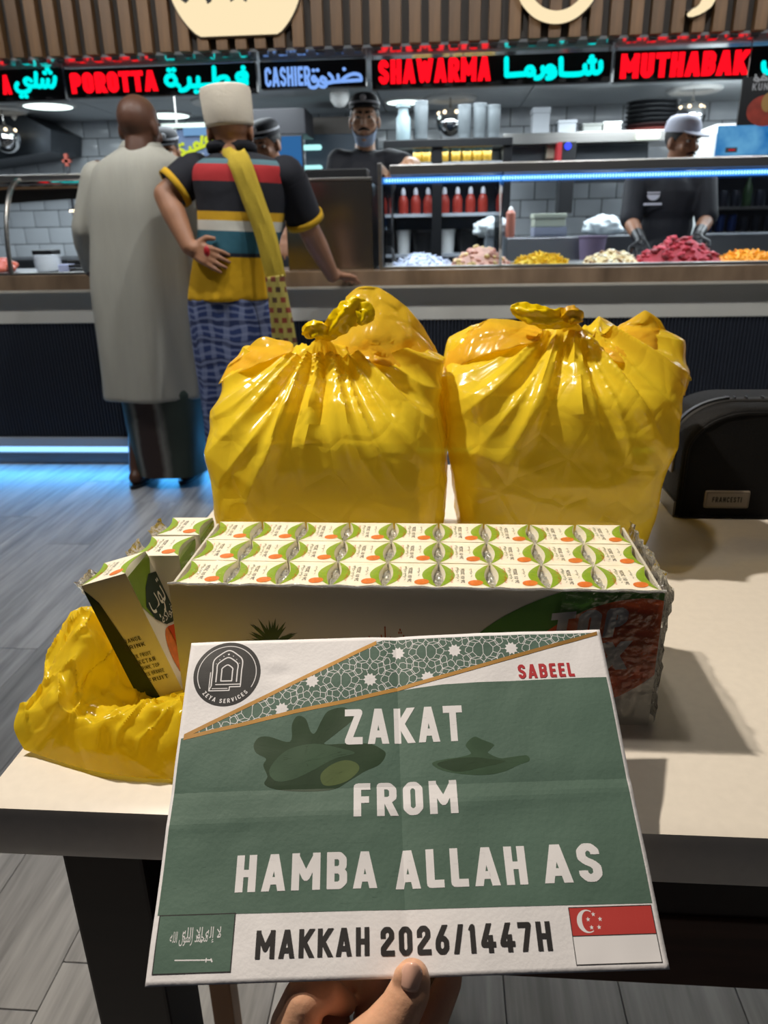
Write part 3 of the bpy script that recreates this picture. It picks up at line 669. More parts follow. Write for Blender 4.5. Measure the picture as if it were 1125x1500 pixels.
t = thing('wall_screen', 'blue lit screen behind the striped customer', 'screen', at(425, 260, 6.2)); a, c = at(404, 198, 6.2), at(446, 262, 6.2)
b = B(); box(b, (a.x, 6.2, c.z), (c.x, 6.24, a.z)); obj('bezel', b, BLACK, t, smooth=False, bevel=.004)
b = B(); box(b, (a.x + .01, 6.196, c.z + .01), (c.x - .01, 6.2, a.z - .01)); obj('display', b, emis('screen_blue', (.03, .13, .33), 1.0), t, smooth=False)
slab('wall_unit', 366, 160, 448, 196, 6.3, .4, mat('wall_unit_black', '#1c1c22', .4), 'black wall cabinet above the blue screen', 'cabinet')
slab('wall_unit', 448, 172, 545, 196, 6.9, .4, mat('wall_unit_brown', '#4a443f', .5), 'grey brown wall cabinet behind the cashier', 'cabinet')
slab('tall_unit', 446, 196, 548, 262, 6.9, .5, mat('tall_unit_slate', '#39434d', .4), 'slate blue tall unit behind the cashier', 'cabinet')
for px, py, w, lb in ((457, 216, 11, 'short glowing tube lamp left of the cashier'), (455, 246, 14, 'lower glowing tube lamp near the till')):
    a, c = at(px - w, py - 4, 6.88), at(px + w, py + 4, 6.88); b = B(); cap(b, (a.x, 6.88, (a.z + c.z) / 2), (c.x, 6.88, (a.z + c.z) / 2), .021); tag(obj('tube_lamp', b, emis('tube_glow', (.45, .95, .95), 1.2)), lb, 'lamp', 'small tube lamps')
# drinks cooler
CY = 5.6; a, c = at(568, 206, CY), at(738, 372, CY)
co = thing('drinks_cooler', 'black open drinks cooler with jars and red bottles', 'cooler', ((a.x + c.x) / 2, CY, 0))
b = B(); box(b, (a.x, CY + .38, .05), (c.x, CY + .42, a.z)); obj('back_panel', b, mat('cooler_back', '#3b4350', .4), co, smooth=False)
for nm, x in (('left', a.x), ('right', c.x)):
    b = B(); box(b, (x - .03, CY, .0), (x + .03, CY + .4, a.z)); obj('side_panel', b, BLACK, co, smooth=False, bevel=.004)
b = B(); xm = at(640, 300, CY).x; box(b, (xm - .035, CY, .0), (xm + .035, CY + .05, a.z)); obj('door_post', b, BLACK, co, smooth=False)
b = B(); box(b, (a.x - .03, CY - .02, a.z - .05), (c.x + .03, CY + .42, a.z)); obj('top_panel', b, BLACK, co, smooth=False, bevel=.004)
ZS = [at(650, y, CY).z for y in (236, 312, 372)]
for z in ZS: b = B(); box(b, (a.x + .03, CY + .06, z - .022), (c.x - .03, CY + .4, z)); obj('shelf', b, mat('cooler_shelf', '#b9c0ca', .4), co, smooth=False)
light('cooler_light', 'AREA', ((a.x + c.x) / 2, CY + .1, a.z - .07), 3, (.9, 1, .9), ((a.x + c.x) / 2, CY + .25, .9), .8, .1)
jb = thing('juice_jar', 'lidded jar of yellow juice at the right end of the cooler top shelf', 'jar', (0, 0, 0), 'juice jars in the cooler')
b = B(); lathe(b, [(.03, 0), (.034, .008), (.034, .06), (.03, .068)], n=14); obj('juice', b, mat('juice_yellow', '#8f6f22', .35), jb, world=False)
b = B(); lathe(b, [(.035, .0), (.036, .04), (.03, .052), (.02, .055)], (0, 0, .068), n=14); obj('lid', b, mat('jar_lid', '#86aaaa', .35), jb, world=False)
jx = [(612, 'at the left of the post'), (624, 'left end of the right cooler bay'), (650, 'first right of the door post'), (668, 'second right of the door post'), (684, 'third right of the door post'), (699, 'fourth right of the door post'), (713, 'at the right end')]
for i, (x, w) in enumerate(jx):
    o = jb if i == 0 else copy_tree(jb); o.location = (at(x, 230, CY + .12).x, CY + .12, ZS[0]); o['label'] = 'lidded jar of yellow juice on the cooler top shelf, %s' % (ORD[i] + ' from the left')
rb = thing('sauce_bottle', 'red sauce bottle', 'bottle', (0, 0, 0), 'red sauce bottles in the cooler')
b = B(); lathe(b, [(.034, 0), (.036, .01), (.036, .085), (.024, .115), (.014, .125)], n=14); obj('body', b, mat('sauce_red', '#a0362c', .35), rb, world=False)
b = B(); lathe(b, [(.016, .125), (.016, .15), (.008, .17)], n=12); obj('cap', b, mat('bottle_cap', '#d8dbe6', .4), rb, world=False)
for i, x in enumerate((591, 609, 627, 651, 670, 689, 707)):
    o = rb if i == 0 else copy_tree(rb); o.location = (at(x, 310, CY + .14).x, CY + .14, ZS[1]); o['label'] = 'red sauce bottle with pale cap in the cooler, %s from the left' % ORD[i]
for i, (x, w, m_, lb) in enumerate(((622, 20, BLACK, 'black tub on the lowest cooler shelf at the left'), (688, 18, BLACK, 'black tub on the lowest cooler shelf at the right'), (590, 11, WHITE, 'white tub at the left end of the lowest cooler shelf'), (655, 12, WHITE, 'white tub between the two black tubs in the cooler'))):
    p, q = at(x - w, 336, CY + .1), at(x + w, 371, CY + .1); b = B(); lathe(b, [((q.x - p.x) * .42, 0), ((q.x - p.x) * .5, (p.z - q.z) * .85), ((q.x - p.x) * .53, (p.z - q.z) * .86), ((q.x - p.x) * .53, (p.z - q.z))], ((p.x + q.x) / 2, CY + .2, ZS[2]), 20); tag(obj('food_tub', b, m_), lb, 'tub')
# cup stacks on the cooler
cu = B(); prof = [(.038, 0)]
for i in range(16): prof += [(.043 + .0004 * i, .03 + i * .019), (.047, .032 + i * .019), (.047, .037 + i * .019), (.043, .038 + i * .019)]
lathe(cu, prof, n=18); cum = finish(cu, 'cup_stack', mat('paper_cup', '#7a8185', .5), auto=60)
for i, x in enumerate((617, 680, 702, 722)):
    p = at(x, 205, CY + .2); o = link('cup_stack', cum); o.location = (p.x, CY + .2, a.z); o.scale = (1, 1, (.80, .7, .72, .68)[i]); tag(o, 'tall stack of white paper cups on the cooler, %s from the left' % ORD[i], 'cup stack', 'cup stacks on the cooler')
p = at(591, 205, CY + .15); b = B(); lathe(b, [(.045, 0), (.05, .02), (.05, .15), (.035, .175), (.035, .21), (.05, .215), (.05, .24), (.02, .245)], (p.x, CY + .15, a.z), 20); tag(obj('dispenser_jar', b, mat('frosted_jar', '#87999e', .3)), 'frosted clear dispenser jar at the left of the cup stacks', 'jar')
# wall shelf to the right
SHY = 6.4; a, c = at(738, 196, SHY), at(968, 206, SHY)
b = B(); box(b, (a.x, SHY, c.z), (c.x + .2, SHY + .5, a.z)); tag(obj('wall_shelf', b, STEEL, smooth=False, bevel=.004), 'steel wall shelf holding boxes and pans', 'shelf')
sz = a.z
def on_shelf(name, px, wpx, pyt, m_, lb, cat, d=.2, Y=SHY + .1):
    p, q = at(px - wpx, pyt, Y), at(px + wpx, 197, Y); b = B(); box(b, (p.x, Y, sz), (q.x, Y + d, p.z)); h = p.z - sz
    box(b, (p.x - .006, Y - .006, p.z - h * .22), (q.x + .006, Y + d + .006, p.z)); tag(obj(name, b, m_, smooth=False, bevel=.004), lb, cat)
on_shelf('cardboard_box', 793, 11, 157, mat('box_grey', '#8d9196', .7), 'tall grey lidded box on the wall shelf', 'box')
on_shelf('paper_pile', 831, 12, 176, mat('paper_pile', '#aeb3b8', .7), 'pale pile of wrapped paper on the wall shelf', 'paper')
on_shelf('food_carton', 868, 13, 181, mat('carton_drab', '#8f928e', .7), 'drab carton on the wall shelf', 'box')
on_shelf('food_carton', 897, 12, 178, mat('carton_white', '#cfd3cd', .7), 'white carton beside the stacked pans', 'box')
for i in range(7):
    p = at(957, 195, SHY + .15); b = B(); z = sz + i * .032; lathe(b, [(.10, 0), (.18, .004), (.205, .026), (.20, .026), (.17, .01), (.1, .008)], (p.x, SHY + .25, z), 24); tag(obj('steel_pan', b, mat('pan_red', '#6b2a26', .5) if i == 0 else STEELD), ('dark red pan at the bottom of the pan stack' if i == 0 else 'dark steel pan, %s from the bottom of the pan stack' % ORD[i]), 'pan', 'stacked pans on the wall shelf')
# machines under the shelf
slab('bread_oven', 742, 206, 812, 250, 6.6, .5, STEELD, 'dark steel oven under the wall shelf', 'oven')
t = thing('payment_kiosk', 'black machine with red side and blue round light', 'machine', at(828, 235, 6.3)); a, c = at(818, 208, 6.3), at(842, 250, 6.3); xm = at(823, 230, 6.3).x
b = B(); box(b, (xm, 6.3, c.z - .3), (c.x, 6.5, a.z)); obj('body', b, BLACK, t, smooth=False, bevel=.004)
b = B(); box(b, (a.x, 6.3, c.z), (xm - .002, 6.5, a.z)); obj('red_side', b, mat('machine_red', '#9c2026', .5), t, smooth=False)
p = at(832, 214, 6.29); b = B(); lathe(b, [(.001, 0), (.026, 0), (.026, .01), (.001, .01)], (0, 0, 0), 20); bmesh.ops.rotate(b, verts=b.verts, matrix=Matrix.Rotation(math.pi / 2, 3, 'X')); bmesh.ops.translate(b, verts=b.verts, vec=(p.x, 6.295, p.z)); obj('blue_light', b, emis('kiosk_blue', (.05, .08, 1), 1.6), t)
slab('bread_bag', 802, 206, 818, 232, 6.5, .2, mat('bread_beige', '#b5ab97', .7), 'beige packet left of the machine with the blue light', 'packet')
slab('work_cabinet', 845, 206, 945, 262, 6.6, .5, mat('cab_slate', '#4a4e53', .4, .6), 'slate cabinet behind the white cap server', 'cabinet')
t = thing('panel_lamp', 'bright oblong lamp under the pan stack', 'lamp', at(941, 197, 6.35)); p, q = at(934, 193, 6.33), at(968, 203, 6.33)
b = B(); box(b, (p.x, 6.33, q.z), (q.x, 6.38, p.z)); obj('diffuser', b, emis('panel_lamp', (.85, .97, .88), 1.5), t, smooth=False, bevel=.01)
# prep bench seen through the glass
b = B(); z0 = at(800, 347, 5.2).z; box(b, (at(742, 347, 5.2).x, 5.2, 0), (2.6, 5.57, z0)); tag(obj('prep_bench', b, mat('bench_steel', '#777b80', .35, .9), smooth=False, bevel=.01), 'steel prep bench behind the right glass case', 'bench')
def on_bench(px, wpx, pyt, d=.12, Y=5.28): 
    p, q = at(px - wpx, pyt, Y), at(px + wpx, 347, Y); return p, q
p, q = on_bench(749, 6, 302); t = thing('squeeze_bottle', 'slim salmon pink squeeze bottle behind the glass', 'bottle', ((p.x + q.x) / 2, 5.34, z0))
r = (q.x - p.x) / 2; h = p.z - z0
b = B(); lathe(b, [(r * .95, 0), (r, .01), (r, h * .78), (r * .5, h * .88)], ((p.x + q.x) / 2, 5.34, z0), 16); obj('body', b, mat('salmon_bottle', '#b5705e', .4), t)
b = B(); lathe(b, [(r * .5, h * .88), (r * .45, h * .93), (r * .2, h)], ((p.x + q.x) / 2, 5.34, z0), 12); obj('nozzle', b, WHITE, t)
p, q = on_bench(806, 22, 313); b = B(); box(b, (p.x, 5.3, z0 + .06), (q.x, 5.5, p.z)); box(b, (p.x - .006, 5.295, p.z - .03), (q.x + .006, 5.505, p.z)); tag(obj('storage_tub', b, mat('tub_sage', '#b4bbab', .5), smooth=False, bevel=.006), 'sage white lidded tub on a printed carton', 'tub')
b = B(); box(b, (p.x, 5.29, z0), (q.x + .01, 5.5, z0 + .058)); box(b, (p.x + .012, 5.286, z0 + .014), (q.x - .005, 5.29, z0 + .044)); tag(obj('printed_carton', b, mat('carton_lilac', '#8f95a8', .6), smooth=False), 'flat lilac grey carton under the sage tub', 'box')
p = at(866, 380, 5.08); b = B(); lathe(b, [(.07, 0), (.085, .17), (.09, .175), (.09, .185), (.08, .185)], (p.x, 5.08, .86), 20); tag(obj('bucket', b, mat('bucket_mauve', '#6b5f78', .5)), 'mauve bucket behind the glass near the server', 'bucket')
b = B(); box(b, (p.x - .12, 4.98, 0), (p.x + .12, 5.185, .858)); tag(obj('low_stand', b, STEELD, smooth=False), 'low steel stand under the mauve bucket', 'stand')
for px, Y, lb in ((889, 5.32, 'crumpled white plastic bag on the bench beside the server'), (724, 5.32, 'crumpled white plastic bag right of the cooler')):
    p = at(px, 335, Y); b = B(); vs = bmesh.ops.create_icosphere(b, subdivisions=4, radius=1)['verts']
    for v in vs:
        n_ = noise.noise(v.co * 2.2) * .25 + abs(noise.noise(v.co * 5)) * .25; k = 1 + n_; v.co = Vector((v.co.x * .12 * k, v.co.y * .1 * k, max(-.05, v.co.z * .07 * k))) + Vector((p.x, Y + .12, z0 + .052))
    tag(obj('plastic_bag', b, mat('white_bag', '#c9d2d6', .35), auto=80), lb, 'bag')
slab('side_shelf', 712, 340, 741, 380, 5.35, .2, mat('side_shelf', '#8f98a0', .5), 'grey stand under the white bag right of the cooler', 'stand')
# big upright fridge
FY = 5.9; a, c = at(1008, 186, FY), at(1180, 232, FY)
fr = thing('upright_fridge', 'white upright fridge with a bright blue illuminated header', 'fridge', (a.x + .5, FY, 0)); xb = at(1052, 190, FY).x
b = B(); box(b, (a.x + .1, FY + .02, 0), (xb, FY + .6, at(1030, 193, FY).z)); obj('side_wall', b, mat('fridge_white', '#c7cccb', .4), fr, smooth=False, bevel=.01)
b = B(); box(b, (xb, FY + .03, at(1080, 229, FY).z), (3.4, FY + .6, at(1080, 180, FY).z)); obj('header_box', b, WHITE, fr, smooth=False)
def blue_header():
    m = bpy.data.materials.new('blue_header'); m.use_nodes = True; nt = m.node_tree; N, L = nt.nodes, nt.links; N.clear()
    o = N.new('ShaderNodeOutputMaterial'); e = N.new('ShaderNodeEmission'); L.new(e.outputs[0], o.inputs[0]); e.inputs[1].default_value = .62
    tc = N.new('ShaderNodeTexCoord'); n_ = N.new('ShaderNodeTexNoise'); n_.inputs['Scale'].default_value = 5; n_.inputs['Detail'].default_value = 6; L.new(tc.outputs['Object'], n_.inputs[0])
    r = N.new('ShaderNodeValToRGB'); r.color_ramp.elements[0].position = .4; r.color_ramp.elements[0].color = (.01, .2, .62, 1); r.color_ramp.elements[1].position = .66; r.color_ramp.elements[1].color = (.18, .55, .95, 1); L.new(n_.outputs['Fac'], r.inputs[0]); L.new(r.outputs[0], e.inputs[0]); return m
b = B(); box(b, (xb + .006, FY + .015, at(1080, 227, FY).z), (3.4, FY + .03, at(1080, 183, FY).z)); obj('lit_header', b, blue_header(), fr, smooth=False)
b = B(); p, q = at(1064, 216, FY), at(1080, 223, FY); box(b, (p.x, FY + .008, q.z), (q.x, FY + .015, p.z)); ds = obj('temperature_display', b, BLACK, fr, smooth=False)
b = B(); box(b, (p.x + .02, FY + .006, q.z + .012), (q.x - .015, FY + .008, p.z - .012)); obj('digits', b, emis('digit_red', (.6, .01, .02), .8), ds, smooth=False)
b = B(); box(b, (xb, FY + .5, .05), (3.4, FY + .55, at(1080, 229, FY).z)); obj('back_panel', b, mat('fridge_inside', '#333c46', .5), fr, smooth=False)
zz = [at(1090, y, FY).z for y in (302, 340, 390)]
for z in zz: b = B(); box(b, (xb, FY + .1, z - .02), (3.4, FY + .5, z)); obj('shelf', b, STEEL, fr, smooth=False)
b = B(); vs = [b.verts.new(v) for v in ((xb, FY + .05, .05), (3.4, FY + .05, .05), (3.4, FY + .05, at(1080, 230, FY).z), (xb, FY + .05, at(1080, 230, FY).z))]; b.faces.new(vs); obj('door_pane', b, GLASS, fr, smooth=False)
cn = B(); lathe(cn, [(.028, 0), (.033, .006), (.033, .115), (.026, .124)], n=14); can_b = finish(cn, 'can', mat('can_blue', '#24407f', .35, .3)); cn = B(); lathe(cn, [(.03, 0), (.033, .005), (.033, .12), (.013, .17), (.013, .2)], n=14); bot_g = finish(cn, 'bottle', mat('bottle_green', '#2f4a2c', .3)); cn = B(); lathe(cn, [(.03, 0), (.033, .005), (.033, .10), (.03, .11)], n=14); can_d = finish(cn, 'can', mat('can_dark', '#2b2f3c', .35, .3))
for i in range(8):
    for z, me, nm, lb, ct_ in ((zz[1], can_b if i < 3 else can_d, 'drink_can', 'blue drink can' if i < 3 else 'dark drink can', 'can'), (zz[2], bot_g, 'drink_bottle', 'green drink bottle', 'bottle'), (zz[0], can_d if i % 3 else bot_g, 'drink_bottle' if i % 3 == 0 else 'drink_can', 'dim green bottle on top' if i % 3 == 0 else 'dark can on top', 'bottle' if i % 3 == 0 else 'can')):
        x = xb + .08 + .085 * i; o = link(nm, me); o.location = (x, FY + .2, z); tag(o, '%s shelf of the upright fridge, %s from the left' % (lb + (' on the middle' if z == zz[1] else ' on the lowest' if z == zz[2] else ' '), ORD[i]), ct_, 'drinks in the upright fridge')
# hanging food poster at the right edge
HY = 3.98; a, c = at(1089, 113, HY), at(1200, 180, HY)
t = thing('food_poster', 'hanging black food poster cut by the right picture edge', 'poster', (a.x, HY, c.z))
b = B(); box(b, (a.x, HY, c.z), (c.x, HY + .012, a.z)); obj('panel', b, mat('poster_black', '#121316', .4), t, smooth=False)
b = B(); p = at(1121, 162, HY); vs = [b.verts.new((p.x + .085 * math.cos(k * .2618), HY - .001, p.z + .065 * math.sin(k * .2618))) for k in range(24)]; b.faces.new(vs); obj('red_dish', b, mat('poster_red', '#7d2a1c', .5, var=.3, vscale=20), t, smooth=False)
b = B(); p = at(1125, 150, HY); vs = [b.verts.new((p.x + .03 * math.cos(k * .2618), HY - .002, p.z + .04 * math.sin(k * .2618))) for k in range(24)]; b.faces.new(vs); obj('garnish', b, mat('poster_ochre', '#8a6a3a', .5), t, smooth=False)
b = B(); p, q = at(1103, 122, HY - .001), at(1150, 131, HY - .001)
for pol in text_polys('KUNAFA', p.x, q.x, q.z, p.z, .15, .22): add_polys(b, pol, lambda v: Vector((v.x, HY - .001, v.y)))
obj('lettering', b, mat('poster_grey', '#8b8d90', .5), t, smooth=False)
b = B()
for st in (S2([(1124, 115), (1118, 112), (1116, 116), (1124, 117)]), [(1124, 117), (1112, 117)], S2([(1112, 117), (1107, 113), (1105, 117), (1111, 119)]), dot(1107, 110), dot(1119, 109)):
    add_polys(b, seg_quads([(at(x, y, HY).x, at(x, y, HY).z) for x, y in st], .004, True), lambda v: Vector((v.x, HY - .001, v.y)))
obj('arabic_lettering', b, mat('poster_grey', '#8b8d90', .5), t, smooth=False)
for x in (a.x + .02, a.x + .3): b = B(); cone(b, (x, HY + .006, a.z), (x, HY + .006, 1.888), .003, .003, 6); obj('hanger', b, STEEL, t)
# hall spot lamps (their mirror images show in the slanted glass)
for i in range(14):
    x = -2.64 + .36 * i; y = 2.42 + .06 * (i % 2)
    t = thing('hall_spot', 'small ceiling spot over the aisle, %s from the left' % ORD[i], 'spot lamp', (x, y, 2.8), 'ceiling spots over the aisle')
    b = B(); lathe(b, [(.045, .1), (.05, .0), (.042, .0), (.038, .02)], (x, y, 2.8), 18, False); obj('housing', b, BLACK, t)
    b = B(); lathe(b, [(.001, 0), (.041, 0), (.041, .01), (.001, .01)], (x, y, 2.7985), 16); obj('lens', b, emis('spot_lens', (1, .86, .6), 60), t)
    if i % 3 == 1: light('hall_spot_beam', 'SPOT', (x, y, 2.795), 96, (.94, .97, 1), (x, y + 1.25, .3), .034, spot=128, blend=.55)

# ================================================================== people
SKIN_D = mat('skin_brown', '#553728', .5, var=.08, vscale=20); SKIN_M = mat('skin_tan', '#9a6c50', .5, var=.08, vscale=20); SKIN_L = mat('skin_light', '#d3a586', .5, var=.08, vscale=20)
HAIR = mat('hair_black', '#12100f', .55, bump=.4, bscale=300); NAVY = mat('navy_polo', '#15171f', .75, var=.1, bump=.15, bscale=60)
def hand(bm, wr, end, side=1, curl=.3, up=Vector((0, 0, 1)), s=1):
    """palm with four fingers and a thumb, from the wrist towards end"""
    wr, end = Vector(wr), Vector(end); d = (end - wr).normalized(); n = (up - d * up.dot(d)).normalized(); w = d.cross(n) * side
    pc = wr + d * .045 * s
    cap(bm, wr, wr + d * .02 * s, .026 * s, .028 * s, 10)
    for k in (-1.5, -.5, .5, 1.5): cap(bm, wr + d * .02 * s + w * k * .012 * s, wr + d * .085 * s + w * k * .019 * s, .015 * s, .013 * s, 8)
    for k, l in zip((-1.5, -.5, .5, 1.5), (.062, .074, .078, .068)):
        a = wr + d * .088 * s + w * k * .0205 * s; dd = (d - n * curl + w * k * .09).normalized(); b = a + dd * l * .55 * s; d2 = (d - n * curl * 2.6).normalized(); c = b + d2 * l * .45 * s
        cap(bm, a, b, .0095 * s, .0085 * s, 8); cap(bm, b, c, .0085 * s, .007 * s, 8)
    a = wr + d * .03 * s + w * .03 * s; b = a + (d * .6 + w * .8).normalized() * .035 * s; c = b + (d * .95 + w * .3 - n * curl * .5).normalized() * .03 * s
    cap(bm, a, b, .014 * s, .012 * s, 8); cap(bm, b, c, .012 * s, .009 * s, 8)
def head(bm, c, yaw=0, pitch=0, s=1):
    """skull, jaw, face; local -y is the face"""
    c = Vector(c); R = Matrix.Rotation(yaw, 3, 'Z') @ Matrix.Rotation(pitch, 3, 'X'); P = lambda x, y, z: c + R @ Vector((x * s, y * s, z * s))
    ell(bm, P(0, .012, .03), (.076 * s, .094 * s, .085 * s), R); ell(bm, P(0, -.01, -.03), (.066 * s, .078 * s, .082 * s), R)
    ell(bm, P(0, -.03, -.075), (.05 * s, .056 * s, .042 * s), R); ell(bm, P(0, -.072, -.098), (.02 * s, .016 * s, .016 * s), R)
    cap(bm, P(0, -.083, .012), P(0, -.101, -.032), .009 * s, .013 * s, 8); ell(bm, P(0, -.092, -.036), (.019 * s, .012 * s, .009 * s), R)
    for k in (-1, 1):
        ell(bm, P(.03 * k, -.078, .026), (.024 * s, .012 * s, .008 * s), R); ell(bm, P(.042 * k, -.062, -.025), (.022 * s, .02 * s, .022 * s), R)
        ell(bm, P(.078 * k, .012, -.012), (.010 * s, .022 * s, .034 * s), R)
    ell(bm, P(0, -.082, -.062), (.023 * s, .011 * s, .0055 * s), R); ell(bm, P(0, -.08, -.072), (.020 * s, .011 * s, .006 * s), R)
    cap(bm, P(0, .02, -.06), P(0, .03, -.16), .052 * s, .056 * s, 14)
    return P, R
def face_bits(t, body, P, R, brow=True, stache=False, beard=False, s=1):
    for k in (-1, 1):
        b = B(); ell(b, P(.031 * k, -.0735, .006), (.014 * s, .010 * s, .0075 * s), R, 12, 8); e = obj('eye', b, mat('eye_white', '#c9c2b8', .3), body); e.location = (0, 0, 0)
        b = B(); ell(b, P(.031 * k, -.0812, .006), (.0062 * s, .0035 * s, .0062 * s), R, 10, 6); p_ = obj('pupil', b, mat('eye_dark', '#120c08', .2), body); p_.location = (0, 0, 0)
        b = B(); cap(b, P(.014 * k, -.0865, .027), P(.048 * k, -.079, .028), .0055 * s, .0035 * s, 8); e = obj('eyebrow', b, HAIR, body); e.location = (0, 0, 0)
    if stache:
        b = B()
        for k in (-1, 1): cap(b, P(0, -.094, -.05), P(.03 * k, -.082, -.058), .0065 * s, .0045 * s, 8)
        o = remesh(b, 'moustache', HAIR, None, .0025, 2); o.parent = body
def torso(bm, hip, chest, shl, shr, k=1.0):
    hip, chest, shl, shr = map(Vector, (hip, chest, shl, shr)); mid = (hip + chest) / 2
    ell(bm, hip, (.155 * k, .115 * k, .13)); ell(bm, mid, (.145 * k, .105 * k, .19)); ell(bm, chest, (.165 * k, .115 * k, .16))
    cap(bm, chest + Vector((0, 0, .06)), shl, .08 * k, .062 * k, 12); cap(bm, chest + Vector((0, 0, .06)), shr, .08 * k, .062 * k, 12)
def arm(bm, sh, el_, wr, k=1.0):
    cap(bm, sh, el_, .052 * k, .041 * k); cap(bm, el_, Vector(el_).lerp(Vector(wr), .35), .041 * k, .041 * k); cap(bm, Vector(el_).lerp(Vector(wr), .35), wr, .041 * k, .027 * k)
def legs(bm, hip, fl_, fr_, knee=None, fwd=1):
    hip = Vector(hip)
    for k, f in ((-1, Vector(fl_)), (1, Vector(fr_))):
        h = hip + Vector((.085 * k, 0, -.03)); kn = h.lerp(f, .5) + Vector((0, .015 * fwd, 0))
        cap(bm, h, kn, .085, .058); cap(bm, kn, kn.lerp(f, .35), .056, .056); cap(bm, kn.lerp(f, .35), f + Vector((0, 0, .08)), .055, .037)
        cap(bm, f + Vector((0, -.03 * fwd, .045)), f + Vector((0, .09 * fwd, .035)), .034, .032); ell(bm, f + Vector((0, .14 * fwd, .03)), (.044, .05, .022))
def garment(sil, Y, fold=.006, nf=9, seed=0, n=48, tw=None):
    """rings from measured outlines: (py, pxL, pxR, ry, yshift)"""
    rings = []
    for i, (py, xl, xr, ry, dy) in enumerate(sil):
        a, c = at(xl, py, Y + dy), at(xr, py, Y + dy); cx, rx, z = (a.x + c.x) / 2, (c.x - a.x) / 2, (a.z + c.z) / 2; q = i / (len(sil) - 1)
        r = []
        for k in range(n):
            t = 2 * math.pi * k / n; f = 1 + fold / max(rx, .02) * (math.sin(nf * t + 3 * q + seed) * .6 + noise.noise(Vector((math.cos(t) * 2.5, math.sin(t) * 2.5, q * 2 + seed))) * 1.2) * (.35 + q)
            ca, sa = math.cos(t), math.sin(t); ex = .85
            r.append(Vector((cx + rx * f * math.copysign(abs(ca) ** ex, ca), Y + dy + ry * f * math.copysign(abs(sa) ** ex, sa), z)))
        rings.append(r)
    return rings
def dense(sil, k=4):
    out = []
    P = spline([Vector((s[1], s[2], s[0])) for s in sil], k); Q = spline([Vector((s[3], s[4], 0)) for s in sil], k)
    return [(p.z, p.x, p.y, q.x, q.y) for p, q in zip(P, Q)]

# ---------------------------------------------------------------- customer in the long off-white robe
Y1 = 3.29
p1 = thing('person', 'customer seen from behind in a long off-white robe over a dark sarong', 'person', (at(240, 700, Y1).x, Y1, 0))
hc1 = at(205, 187, Y1); shl, shr = at(146, 258, Y1), at(262, 258, Y1); ell1, wrl = at(128, 335, Y1 - .02), at(134, 398, Y1 + .08); elr, wrr = at(288, 335, Y1 + .06), at(262, 330, Y1 + .28)
fl1, fr1 = Vector((at(216, 706, Y1).x - .02, Y1 - .05, 0)), Vector((at(272, 700, Y1).x, Y1 + .02, 0)); hip1 = at(228, 420, Y1)
b = B(); P, R = head(b, hc1 + Vector((0, 0, .0)), math.pi * .94, .12, 1.02); torso(b, hip1, at(208, 300, Y1), shl, shr); arm(b, shl, ell1, wrl); arm(b, shr, elr, wrr); hand(b, wrl, wrl + Vector((.04, .1, -.02)), 1, .3, Vector((0, 1, 0))); hand(b, wrr, wrr + Vector((0, .1, 0)), -1, .4)
legs(b, hip1, fl1, fr1)
body1 = remesh(b, 'body', SKIN_D, p1, .008, 4)
CREAMC = mat('offwhite_cotton', '#a3a095', .8, var=.05, vscale=5, bump=.5, bscale=2.6, stretch=(5, 5, 1.1))
b = B(); loft(b, garment(dense([(211, 182, 232, .07, .02), (217, 178, 238, .085, .02), (226, 164, 252, .1, 0), (240, 146, 268, .125, 0), (262, 137, 275, .14, 0), (300, 136, 277, .15, 0), (350, 138, 279, .15, 0), (420, 140, 283, .155, 0), (490, 150, 291, .16, 0), (540, 156, 297, .165, 0), (580, 160, 301, .17, 0)]), Y1, .014, 6, 1))
arm(b, shl + Vector((-.005, 0, -.012)), ell1 + Vector((-.008, 0, 0)), wrl + Vector((0, 0, .02)), 1.42); cap(b, shr, elr + Vector((-.03, 0, 0)), .075, .07); cap(b, elr + Vector((-.03, 0, 0)), wrr, .07, .05)
robe = remesh(b, 'robe', CREAMC, p1, .010, 5)
b = B(); loft(b, garment([(209, 184, 230, .073, .022), (216, 180, 235, .08, .02), (220, 178, 238, .086, .02)], Y1, 0), False, False); cl = obj('collar', b, CREAMC, p1); s_ = cl.modifiers.new('t', 'SOLIDIFY'); s_.thickness = .006
def sarong_bands():
    m = bpy.data.materials.new('striped_sarong'); m.use_nodes = True; nt = m.node_tree; N, L = nt.nodes, nt.links; p = N['Principled BSDF']; p.inputs['Roughness'].default_value = .7
    tc = N.new('ShaderNodeTexCoord'); sx = N.new('ShaderNodeSeparateXYZ'); L.new(tc.outputs['Generated'], sx.inputs[0])
    r = N.new('ShaderNodeValToRGB'); r.color_ramp.interpolation = 'LINEAR'; e = r.color_ramp.elements
    cols = [(0, '#3f544f'), (.2, '#2a332c'), (.26, '#6d6f6a'), (.31, '#2b1b18'), (.52, '#301f1a'), (.58, '#77756f'), (.66, '#2b332b'), (.9, '#39463c'), (1, '#55625a')]
    while len(e) < len(cols): e.new(.5)
    for q, (a, c) in zip(e, cols): q.position = a; q.color = (*lin(c), 1)
    n_ = N.new('ShaderNodeTexNoise'); n_.inputs['Scale'].default_value = 14; L.new(tc.outputs['Object'], n_.inputs[0]); ad = N.new('ShaderNodeMath'); ad.operation = 'MULTIPLY_ADD'; ad.inputs[1].default_value = .06; L.new(n_.outputs['Fac'], ad.inputs[0]); L.new(sx.outputs[0], ad.inputs[2])
    L.new(ad.outputs[0], r.inputs[0]); L.new(r.outputs[0], p.inputs['Base Color']); return m
